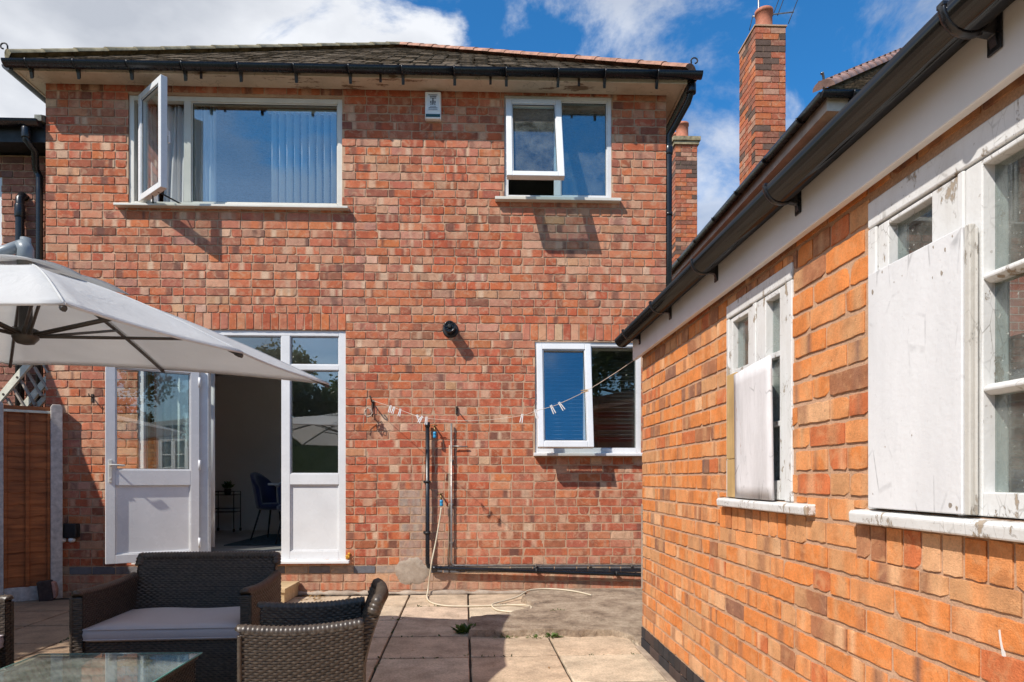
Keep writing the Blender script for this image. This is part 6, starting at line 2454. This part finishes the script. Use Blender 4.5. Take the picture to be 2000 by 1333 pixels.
# ------------------------------------------------------------------ parasol
def build_parasol():
    P = at(50, 519, 3.20)
    A, B, C = at(125, 593, 2.12), Vector((-1.152, 3.113, 1.796)), Vector((-1.082, 4.470, 1.844))
    D, E = at(320, 722, 4.60), at(20, 712, 4.64)
    V = [A, B, C, D, E, Vector((-3.36, 3.22, 1.95)), Vector((-3.34, 2.14, 1.81)), Vector((-2.27, 2.08, 1.765))]
    base = Vector((-3.95, 3.12, 0))
    t = empty('parasol', base, 'large off-white cantilever parasol with grey metal arm, tilted over the sofa', 'parasol')

    def rib(k, s):
        v = V[k % 8]
        return P.lerp(v, s) + Vector((0, 0, 0.040 * sin(pi * s ** 0.9)))

    def surf(k, f, s, lift=0.0):
        a, b = rib(k, s), rib(k + 1, s)
        p = a.lerp(b, f)
        sag = 4 * f * (1 - f)
        c = P.lerp((V[k % 8] + V[(k + 1) % 8]) / 2, s)
        inward = (P - c)
        inward.z = 0
        w = 0.055 * sag * s ** 3
        p = p + (inward.normalized() * w if inward.length > 1e-6 else Vector((0, 0, 0)))
        p.z += -0.018 * sag * s + 0.022 * sag * max(0, s - 0.8) * 5 + lift
        return p
    mb = MB()
    mb.smooth = True
    for k in range(8):
        mb.grid(lambda u, v: surf(k, u, 0.16 + 0.84 * v), 10, 16)
    o = mb.build('canopy', M['canopy'], t)
    md = o.modifiers.new('weld', 'WELD')
    md.merge_threshold = 0.0005
    md = o.modifiers.new('thick', 'SOLIDIFY')
    md.thickness = 0.002
    # hem band and seam cords
    mb = MB()
    for k in range(8):
        mb.tube([surf(k, f / 10, 1.0) for f in range(11)], 0.006, 6)
    mb.build('hem', M['canopy'], o)
    mb = MB()
    for k in range(8):
        mb.tube([rib(k, 0.16 + 0.84 * s / 14) + Vector((0, 0, 0.002)) for s in range(15)], 0.004, 5)
    mb.build('seams', M['canopy'], o)
    # vent cap
    mb = MB()
    mb.smooth = True
    for k in range(8):
        mb.grid(lambda u, v: surf(k, u, 0.02 + 0.25 * v, 0.026 + 0.02 * (4 * u * (1 - u)) * v * v), 8, 6)
    vc = mb.build('vent', M['canopy'], o)
    md = vc.modifiers.new('weld', 'WELD')
    md.merge_threshold = 0.0005
    md = vc.modifiers.new('thick', 'SOLIDIFY')
    md.thickness = 0.002
    # ribs, struts, hub
    hub = at(50, 655, 3.20)
    for k in range(8):
        mb = MB()
        mb.tube([rib(k, s / 12) - Vector((0, 0, 0.018)) for s in range(0, 13)], 0.0095, 6)
        mb.lathe([(0.009, -0.02), (0.012, 0.0), (0.010, 0.015)], rib(k, 0.985) - Vector((0, 0, 0.018)), (V[k] - P), 8)
        rb = mb.build('rib', M['parasol_dark'], t)
        mb = MB()
        e = rib(k, 0.56) - Vector((0, 0, 0.025))
        d = (e - hub)
        d.z = 0
        d.normalize()
        side = d.cross(Vector((0, 0, 1))) * 0.012
        for s in (-1, 1):
            mb.tube([hub + d * 0.045 + side * s, e + side * s], 0.007, 6)
        mb.build('strut', M['parasol_dark'], rb)
    mb = MB()
    mb.lathe([(0.015, -0.045), (0.035, -0.04), (0.055, -0.015), (0.055, 0.025), (0.03, 0.035), (0.026, 0.2)], hub, 'z', 16)
    mb.build('hub', M['parasol_dark'], t)
    mb = MB()
    mb.tube([hub + Vector((0, 0, 0.03)), Vector((P.x, P.y, P.z + 0.13))], 0.022, 12)
    mb.build('centre_pole', M['parasol_metal'], t)
    # arm
    E = Vector((P.x, P.y, at(50, 476, 3.2).z))
    mb = MB()
    mb.tube([E + Vector((0.0, 0, -0.12)), E + Vector((0, 0, -0.03)), E + Vector((-0.015, 0, 0.0))], 0.034, 12)
    mb.tube([E + Vector((0.005, 0, 0.0)), at(0, 494, 3.19), E + Vector((-0.45, -0.02, -0.10)), E + Vector((-1.2, -0.05, -0.22)), E + Vector((-1.72, -0.08, -0.30))], 0.026, 12)
    mb.build('arm', M['parasol_metal'], t)
    mb = MB()
    mb.tube([base + Vector((0, 0, 0.05)), base + Vector((0, 0, 2.14))], 0.032, 14)
    mb.lathe([(0.04, 0), (0.05, 0.01), (0.05, 0.14), (0.04, 0.15)], base + Vector((0, 0, 1.2)), 'z', 14)
    mb.build('mast', M['parasol_metal'], t)
    mb = MB()
    for a in (0, pi / 2):
        mb.M = Matrix.Translation(base) @ Matrix.Rotation(a, 4, 'Z')
        mb.box(-0.48, 0.48, -0.025, 0.025, 0.004 + a * 0.028, 0.046 + a * 0.028)
    mb.M = Matrix.Identity(4)
    mb.build('cross_base', M['parasol_metal'], t, 0.004)


build_parasol()


# ------------------------------------------------------------------ wicker furniture
def weave(mb, S, U, V, cu=0.019, cv=0.0115, amp=0.0032, sub=3, mat=0, back=True, phase=0):
    """flat strands running along u, dipping over and under uprights; S(u, v) -> point, normal (metres)"""
    rows = max(1, int(round(V / cv)))
    m_ = max(2, int(round(U / cu))) * sub
    h = V / rows
    rw = random.Random(rows * 31 + m_)
    for i in range(rows):
        ka, kz, ph = rw.uniform(0.75, 1.2), rw.uniform(-0.0007, 0.0007), rw.uniform(-0.25, 0.25)
        lines = [[], [], []]
        for j in range(m_ + 1):
            u = U * j / m_
            off = amp * ka * sin(pi * j / sub + pi * ((i + phase) % 2) + ph)
            for q, (fv, ex) in enumerate(((0.06, -0.0009), (0.5, 0.0009), (0.94, -0.0009))):
                p, n = S(u, min(V, max(0.0, (i + fv) * h + kz)))
                lines[q].append(mb.vert(p + n * (off + ex)))
        for q in (0, 1):
            for j in range(m_):
                mb.face((lines[q][j], lines[q][j + 1], lines[q + 1][j + 1], lines[q + 1][j]), mat, True)
    if back:
        nu, nv = max(1, int(U / 0.06)), max(1, int(V / 0.06))
        ids = [[None] * (nu + 1) for _ in range(nv + 1)]
        for j in range(nv + 1):
            for i in range(nu + 1):
                p, n = S(U * i / nu, V * j / nv)
                ids[j][i] = mb.vert(p - n * 0.0042)
        for j in range(nv):
            for i in range(nu):
                mb.face((ids[j][i], ids[j][i + 1], ids[j + 1][i + 1], ids[j + 1][i]), 1, True)


def flatS(o, du, dv, n):
    o, du, dv, n = Vector(o), Vector(du).normalized(), Vector(dv).normalized(), Vector(n).normalized()
    return lambda u, v: (o + du * u + dv * v, n)


def braid(mb, pts, r=0.017, mat=0):
    """rolled edge: a tube wound with strand"""
    pts = [Vector(p) for p in pts]
    fine = []
    for a, b in zip(pts, pts[1:]):
        n = max(1, int((b - a).length / 0.006))
        for k in range(n):
            fine.append(a.lerp(b, k / n))
    fine.append(pts[-1])
    mb.tube(fine, [r * (1 + 0.10 * sin(i * 2 * pi / 3.0)) for i in range(len(fine))], 8, mat=mat)


def sofa(name, loc, rot, W, label, cat, group=None, D=0.62, armh=0.585, backh=0.76, seath=0.325, at_=0.055):
    t = empty(name, loc, label, cat, group, rot)
    Wm = WORLD[t.name]
    R3 = Wm
    mats = [M['wicker'], M['wicker_in']]
    hw = W / 2
    # seat base: apron at the front, sides hidden by the arms
    mb = MB(Wm)
    weave(mb, flatS((-hw + at_, 0.02, 0.035), (1, 0, 0), (0, 0, 1), (0, -1, 0)), W - 2 * at_, seath - 0.035)
    mb.box(-hw + at_, hw - at_, 0.03, D - 0.05, seath - 0.03, seath - 0.004, 1)
    mb.build('seat_base', mats, t)
    # arms
    for s in (-1, 1):
        mb = MB(Wm)
        xo, xi = s * hw, s * (hw - at_)
        h = lambda y: armh + 0.018 * ((y / D - 0.45) ** 2) * 4

        def So(u, v, xo=xo, s=s):
            y = u
            z = 0.03 + v * (h(y) - 0.03) / (armh - 0.03)
            bow = 0.012 * sin(pi * min(1, u / D))
            return Vector((xo + s * bow, y, z)), Vector((s, 0, 0))

        def Si(u, v, xi=xi, s=s):
            y = u
            z = 0.03 + v * (h(y) - 0.03) / (armh - 0.03)
            return Vector((xi, y, z)), Vector((-s, 0, 0))
        weave(mb, So, D, armh - 0.03)
        weave(mb, Si, D - 0.02, armh - 0.03)
        # front edge
        weave(mb, flatS((min(xo, xi), -0.004, 0.03), (1, 0, 0), (0, 0, 1), (0, -1, 0)), at_, armh - 0.03, cu=0.0275)
        braid(mb, [((xo + xi) / 2 - s * 0.0, -0.002, armh + 0.012)] + [((xo + xi) / 2 + s * 0.008 * sin(pi * k / 10), D * k / 10, h(D * k / 10) + 0.002) for k in range(0, 11)], at_ * 0.52)
        braid(mb, [(xo + s * 0.002, 0.0, 0.03), (xo + s * 0.002, 0.0, armh)], 0.010)
        mb.build('arm', mats, t)
    # back
    hwb = hw - 0.045
    Wb = 2 * hwb
    zb0 = 0.03
    bh = backh - zb0

    def back_y(z):
        f = max(0, (z - seath)) / (backh - seath)
        return D - 0.06 + 0.10 * f ** 1.4

    def Sf(u, v):
        z = zb0 + v
        n = Vector((0, -1, 0.2)).normalized()
        k = u / Wb - 0.5
        return Vector((-hwb + u, back_y(z) + 0.02 * (1 - (2 * k) ** 2), z)), n

    def Sb(u, v):
        z = zb0 + v
        k = u / Wb - 0.5
        return Vector((hwb - u, back_y(z) + 0.045 + 0.02 * (1 - (2 * k) ** 2), z)), Vector((0, 1, -0.15)).normalized()
    mb = MB(Wm)
    weave(mb, Sf, Wb, bh)
    weave(mb, Sb, Wb, bh)
    for s in (-1, 1):
        def Se(u, v, s=s):
            z = zb0 + v
            return Vector((s * (hwb + 0.006), back_y(z) - 0.004 + u, z)), Vector((s, 0, 0))
        weave(mb, Se, 0.052, bh, cu=0.026)
    top = []
    for k in range(13):
        u = Wb * k / 12
        kk = u / Wb - 0.5
        top.append((-hwb + u, back_y(backh) + 0.022 + 0.02 * (1 - (2 * kk) ** 2), backh + 0.004))
    braid(mb, [(-hwb - 0.004, back_y(backh - 0.05) + 0.02, backh - 0.05)] + top + [(hwb + 0.004, back_y(backh - 0.05) + 0.02, backh - 0.05)], 0.029)
    mb.build('backrest', mats, t)
    for sx in (-1, 1):
        for sy in (0.05, D - 0.06):
            mb = MB(Wm)
            mb.tube([(sx * (hw - 0.03), sy, 0.0), (sx * (hw - 0.03), sy, 0.05)], 0.018, 10)
            mb.build('leg', M['black_matt'], t)
    return t


def cushion(loc, rot, W, Dp, z, h, label, seed=1):
    t = empty('seat_cushion', (loc[0], loc[1], z), label, 'cushion', None, rot)
    Wm = WORLD[t.name]
    mb = MB(Wm)
    rnd = random.Random(seed)
    nx, ny = 26, 14
    e = 3.6

    def sx(u):
        a = u * 2 - 1
        return a

    def topz(a, b):
        f = (1 - abs(a) ** 8) * (1 - abs(b) ** 8)
        return h * (0.78 + 0.22 * max(0, f) ** 0.5) + 0.004 * sin(a * 5 + seed) * cos(b * 4)
    T = [[mb.vert((sx(i / nx) * W / 2, (sx(j / ny)) * Dp / 2 + Dp / 2, topz(sx(i / nx), sx(j / ny)))) for i in range(nx + 1)] for j in range(ny + 1)]
    for j in range(ny):
        for i in range(nx):
            mb.face((T[j][i], T[j][i + 1], T[j + 1][i + 1], T[j + 1][i]), 0, True)
    ring = [T[0][i] for i in range(nx)] + [T[j][nx] for j in range(ny)] + [T[ny][i] for i in range(nx, 0, -1)] + [T[j][0] for j in range(ny, 0, -1)]
    inv = Wm.inverted()
    pts = [inv @ Vector(mb.v[i]) for i in ring]
    c = Vector((0, Dp / 2, 0))
    mids = []
    for zf, k in ((0.45, 1.012), (0.12, 1.0), (0.0, 0.975)):
        mids.append([mb.vert(((p.x - c.x) * k, c.y + (p.y - c.y) * k, h * zf)) for p in pts])
    prev = ring
    n = len(ring)
    for lay in mids:
        for i in range(n):
            j = (i + 1) % n
            mb.face((lay[i], lay[j], prev[j], prev[i]), 0, True)
        prev = lay
    mb.face(prev[::-1], 0, False)
    pd = mb.build('pad', M['cushion'], t)
    mb = MB(Wm)
    mb.tube([Vector((p.x * 1.004, c.y + (p.y - c.y) * 1.004, h * 0.77)) for p in pts], 0.0045, 6, closed=True)
    mb.tube([Vector((p.x * 1.0, c.y + (p.y - c.y) * 1.0, h * 0.12)) for p in pts], 0.004, 6, closed=True)
    mb.build('piping', M['cushion'], pd)
    return t


def build_furniture():
    W = 0.935
    cx, cy, r0 = -1.785, 3.66, radians(3.0)
    sofa('wicker_sofa', (cx, cy, 0), r0, W, 'dark wicker two seat sofa with a grey cushion, facing the camera', 'sofa', D=0.64, armh=0.565, backh=0.70)
    cushion((cx + 0.005, cy - 0.005), r0, W - 0.115, 0.55, 0.327, 0.085, 'long grey seat cushion on the dark wicker sofa', 1)
    sofa('wicker_armchair', (-1.085, 3.05, 0), radians(-80), 0.57, 'brown wicker armchair in front of the sofa, seen from its side', 'armchair', 'wicker armchairs round the glass table', D=0.50, armh=0.56, backh=0.67, at_=0.05)
    cushion((-1.08, 3.05), radians(-80), 0.45, 0.42, 0.327, 0.085, 'grey seat cushion inside the armchair seen from its side', 2)
    sofa('wicker_armchair', (-2.525, 3.29, 0), radians(90), 0.57, 'dark wicker armchair cut off at the left edge of the photo', 'armchair', 'wicker armchairs round the glass table', D=0.54, armh=0.56, backh=0.70, at_=0.05)
    cushion((-2.53, 3.29), radians(90), 0.46, 0.45, 0.327, 0.085, 'grey seat cushion on the armchair at the left edge', 3)
    # coffee table
    x0, x1, y0, y1, zt = -2.085, -1.342, 2.55, 3.13, 0.40
    t = empty('coffee_table', ((x0 + x1) / 2, (y0 + y1) / 2, 0), 'low dark wicker coffee table with a green tinted glass top', 'table')
    mats = [M['wicker'], M['wicker_in']]
    mb = MB()
    i = 0.022
    h = zt - 0.02
    weave(mb, flatS((x0 + i, y0 + i, 0.04), (1, 0, 0), (0, 0, 1), (0, -1, 0)), x1 - x0 - 2 * i, h - 0.04)
    weave(mb, flatS((x1 - i, y0 + i, 0.04), (0, 1, 0), (0, 0, 1), (1, 0, 0)), y1 - y0 - 2 * i, h - 0.04)
    weave(mb, flatS((x1 - i, y1 - i, 0.04), (-1, 0, 0), (0, 0, 1), (0, 1, 0)), x1 - x0 - 2 * i, h - 0.04)
    weave(mb, flatS((x0 + i, y1 - i, 0.04), (0, -1, 0), (0, 0, 1), (-1, 0, 0)), y1 - y0 - 2 * i, h - 0.04)
    weave(mb, flatS((x0 + i, y0 + i, h), (0, 1, 0), (1, 0, 0), (0, 0, 1)), y1 - y0 - 2 * i, x1 - x0 - 2 * i, cv=0.016)
    braid(mb, [(x0 + i, y0 + i, h), (x1 - i, y0 + i, h), (x1 - i, y1 - i, h), (x0 + i, y1 - i, h), (x0 + i, y0 + i, h)], 0.012)
    mb.build('body', mats, t)
    mb = MB()
    mb.box(x0 + 0.003, x1 - 0.003, y0 + 0.003, y1 - 0.003, zt - 0.007, zt)
    g = mb.build('glass_top', M['glass_top'], t, 0.0015)
    mb = MB()
    mb.frame(x0, x1, 0, 1, 0.0, 0, 0) if False else None
    for (a, b, c, d) in ((x0, x1, y0, y0 + 0.0029), (x0, x1, y1 - 0.0029, y1), (x0, x0 + 0.0029, y0 + 0.003, y1 - 0.003), (x1 - 0.0029, x1, y0 + 0.003, y1 - 0.003)):
        mb.box(a, b, c, d, zt - 0.0065, zt - 0.0005)
    mb.build('glass_edge', M['glass_edge'], g)
    for sx in (x0 + 0.06, x1 - 0.06):
        for sy in (y0 + 0.06, y1 - 0.06):
            mb = MB()
            mb.tube([(sx, sy, 0), (sx, sy, 0.05)], 0.018, 10)
            mb.build('leg', M['black_matt'], t)


build_furniture()


# ------------------------------------------------------------------ greenery
def leaf_quad(mb, p, size, rnd, shade):
    a = rnd.uniform(0, 2 * pi)
    e = rnd.uniform(-0.6, 1.3)
    d = Vector((cos(a) * cos(e), sin(a) * cos(e), sin(e)))
    s = d.cross(Vector((rnd.uniform(-1, 1), rnd.uniform(-1, 1), rnd.uniform(-1, 1)))).normalized()
    v = min(1, max(0, shade + rnd.uniform(-0.25, 0.25)))
    mb.col = (v, v, v)
    L = size * rnd.uniform(0.7, 1.3)
    mb.poly([p, p + d * L * 0.5 + s * L * 0.32, p + d * L, p + d * L * 0.5 - s * L * 0.32])


def weed(c, n, r, h, label, seed):
    rnd = random.Random(seed)
    mb = MB()
    for k in range(n):
        a = rnd.uniform(0, 2 * pi)
        q = Vector(c) + Vector((cos(a) * r * rnd.random(), sin(a) * r * 0.5 * rnd.random(), 0))
        e = rnd.uniform(0.3, 1.3)
        d = Vector((cos(a) * cos(e), sin(a) * cos(e), sin(e)))
        L = h * rnd.uniform(0.5, 1.2)
        s = d.cross(Vector((0, 0, 1))).normalized() * L * 0.22
        v = rnd.random()
        mb.col = (v, v, v)
        m1 = q + d * L * 0.5
        mb.poly([q, m1 + s, q + d * L - Vector((0, 0, L * 0.2)), m1 - s])
    o = mb.build('weed', M['weed'])
    settle(o, c)
    tag(o, label, 'weed', 'weeds in the paving joints')


def build_green():
    weed(gnd(911, 1236, 0.0), 90, 0.07, 0.085, 'tall green weed at the left corner of the concrete pad', 1)
    weed(gnd(988, 1246, 0.0), 26, 0.07, 0.035, 'small green weed under the front edge of the concrete pad, left of the tallest', 2)
    weed(gnd(1048, 1246, 0.0), 24, 0.08, 0.032, 'low green weed midway along the front edge of the concrete pad', 3)
    weed(gnd(1078, 1245, 0.0), 34, 0.05, 0.045, 'bright green weed at the right end of the pad front edge', 4)
    weed(gnd(1085, 1193, 0.05), 22, 0.08, 0.02, 'flat weed growing in a crack on top of the concrete pad', 5)
    weed(gnd(777, 1211, 0.0), 16, 0.07, 0.03, 'tiny weed in the paving joint behind the armchair', 6)
    weed(gnd(1240, 1143, 0.05), 26, 0.10, 0.03, 'weed along the wall foot by the outbuilding corner', 7)
    weed(gnd(905, 1282, 0.0), 10, 0.05, 0.02, 'tiny weed where two slab joints cross', 8)
    # dry litter by the step
    rnd = random.Random(40)
    mb = MB()
    for k in range(120):
        c = gnd(rnd.gauss(604, 16), max(1150, rnd.gauss(1163, 7)), 0.004)
        a = rnd.uniform(0, 2 * pi)
        L = rnd.uniform(0.008, 0.022)
        d, s = Vector((cos(a), sin(a), rnd.uniform(0, 0.3))) * L, Vector((-sin(a), cos(a), rnd.uniform(0, 0.3))) * L * 0.5
        mb.poly([c - d, c + s, c + d, c - s])
    for k in range(160):
        c = Vector((rnd.uniform(-4.4, 0.9), rnd.uniform(3.0, 6.9), 0.004))
        a = rnd.uniform(0, 2 * pi)
        L = rnd.uniform(0.005, 0.016)
        d, s = Vector((cos(a), sin(a), rnd.uniform(0, 0.2))) * L, Vector((-sin(a), cos(a), rnd.uniform(0, 0.2))) * L * 0.45
        mb.poly([c - d, c + s, c + d, c - s])
    o = mb.build('leaf_litter', M['litter'])
    tag(o, 'dry brown leaf litter scattered on the paving by the step', 'leaf litter', None, 'stuff')
    # moss filling slab joints
    mb = MB()
    a = math.atan(49 / 1290.0)
    Rm = Matrix.Rotation(a, 4, 'Z')
    for k in range(2600):
        i, j = rnd.randint(-5, 2), rnd.randint(-5, 1)
        if rnd.random() < 0.5:
            p = Vector((0.035 + 0.605 * i + rnd.gauss(0, 0.004), 5.70 + 0.606 * (j + rnd.random()), -0.004))
        else:
            p = Vector((0.035 + 0.605 * (i + rnd.random()), 5.70 + 0.606 * j + rnd.gauss(0, 0.004), -0.004))
        p = Rm @ p
        if p.y > 6.85:
            continue
        g = math.sin(p.x * 9.1) + math.sin(p.y * 7.3 + 1.0)
        if g < 0.2:
            continue
        leaf_quad(mb, p, 0.019, rnd, 0.15)
    o = mb.build('joint_moss', M['leaf'])
    tag(o, 'dark green moss growing in the paving joints', 'moss', None, 'stuff')

    rnd = random.Random(31)

    def hedge(x0, x1, y0, y1, h, n, label, seed, Mx=None):
        rnd = random.Random(seed)
        t = empty('hedge', ((x0 + x1) / 2, (y0 + y1) / 2, 0), label, 'hedge')
        mb = MB(Mx)
        mb.box(x0 + 0.12, x1 - 0.12, y0 + 0.12, y1 - 0.12, 0.05, h - 0.12)
        mb.col = (0.1, 0.1, 0.1)
        mb.build('branches', M['leaf'], t)
        mb = MB(Mx)
        for k in range(n):
            f = rnd.random()
            A = [(y1 - y0) * h, (y1 - y0) * h, (x1 - x0) * h, (x1 - x0) * h, (x1 - x0) * (y1 - y0)]
            s = rnd.random() * sum(A)
            q = 0
            while s > A[q]:
                s -= A[q]
                q += 1
            dd = abs(rnd.gauss(0, 0.05))
            x, y, z = rnd.uniform(x0, x1), rnd.uniform(y0, y1), rnd.uniform(0.05, h)
            if q == 0: x = x0 + dd
            elif q == 1: x = x1 - dd
            elif q == 2: y = y0 + dd
            elif q == 3: y = y1 - dd
            else: z = h - dd
            leaf_quad(mb, Vector((x, y, z)), 0.09, rnd, 0.35 + 0.5 * rnd.random() * (sin(x * 5) * sin(y * 4 + z * 3) * 0.5 + 0.5))
        mb.build('leaves', M['leaf'], t)
    Mh = Matrix.Translation((-5.46, 2.52, 0)) @ Matrix.Rotation(radians(-21), 4, 'Z')  # unseen hedge added here, turned so its shadow covers the left paving
    hedge(-0.9, 0.0, -3.2, 1.5, 3.42, 9000, 'tall clipped green hedge out of view, added to shade the left paving', 1, Mh)
    hedge(-10, 1.2, -7.2, -6.2, 2.3, 11000, 'low green hedge at the far end of the garden, mirrored in the door glass', 2)

    def tree(x, y, h, r, n, label, seed):
        rnd = random.Random(seed)
        t = empty('tree', (x, y, 0), label, 'tree', 'garden trees mirrored in the panes')
        mb = MB()
        mb.tube([(x, y, -0.05), (x + 0.05, y, h * 0.25), (x - 0.05, y + 0.05, h * 0.5), (x, y, h * 0.85)], [0.17, 0.13, 0.08, 0.02], 10)
        for k in range(9):
            a = k * 2.4
            z = h * (0.3 + 0.06 * k)
            mb.tube([(x, y, z), (x + cos(a) * r * 0.4, y + sin(a) * r * 0.4, z + 0.3), (x + cos(a) * r * 0.8, y + sin(a) * r * 0.8, z + 0.8)], [0.06, 0.035, 0.01], 6)
        mb.build('trunk', M['bark'], t)
        mb = MB()
        cl = []
        for k in range(46):
            a, e = rnd.uniform(0, 2 * pi), rnd.uniform(-0.6, 1.5)
            q = rnd.uniform(0.45, 1.0)
            cl.append((Vector((x + cos(a) * cos(e) * r * q, y + sin(a) * cos(e) * r * q, h * 0.58 + sin(e) * h * 0.38 * q)), rnd.uniform(0.45, 0.9), rnd.random()))
        for k in range(n):
            c, cr, sh = rnd.choice(cl)
            d = Vector((rnd.gauss(0, 1), rnd.gauss(0, 1), rnd.gauss(0, 0.8))).normalized() * cr * rnd.random() ** 0.4
            leaf_quad(mb, c + d, 0.15, rnd, sh)
        mb.build('crown', M['leaf_tree'], t)
    tree(-7.4, -8.9, 5.4, 2.5, 22000, 'broad leafy tree behind the garden hedge, mirrored in the door panes', 3)
    tree(-4.2, -9.6, 4.9, 2.2, 18000, 'smaller round tree behind the garden hedge', 4)
    tree(4.6, -8.6, 7.6, 2.9, 24000, 'tall dark tree at the right end of the garden, mirrored in the kitchen window', 5)


build_green()


# ------------------------------------------------------------------ unseen screen added left of the picture, outlined to shade the wall corner
def build_screen():
    x0, x1 = -5.27, -5.22
    t = empty('wall_shade_caster', (-5.245, 5.2, 0), 'tall brown timber screen out of view, added with a sloping top to shade the wall corner', 'screen')
    mb = MB()
    mb.prism([(3.9, 0), (6.42, 0), (6.42, 3.48), (5.55, 2.40), (3.9, 2.40)], x0, x1, 'x')
    mb.build('boarding', M['fence'], t)
    for y, h in ((3.95, 2.45), (5.2, 2.45), (6.37, 3.40)):
        mb = MB()
        mb.box(x0 - 0.08, x0 - 0.001, y - 0.04, y + 0.04, 0, h)
        mb.build('post', M['rung'], t)


build_screen()
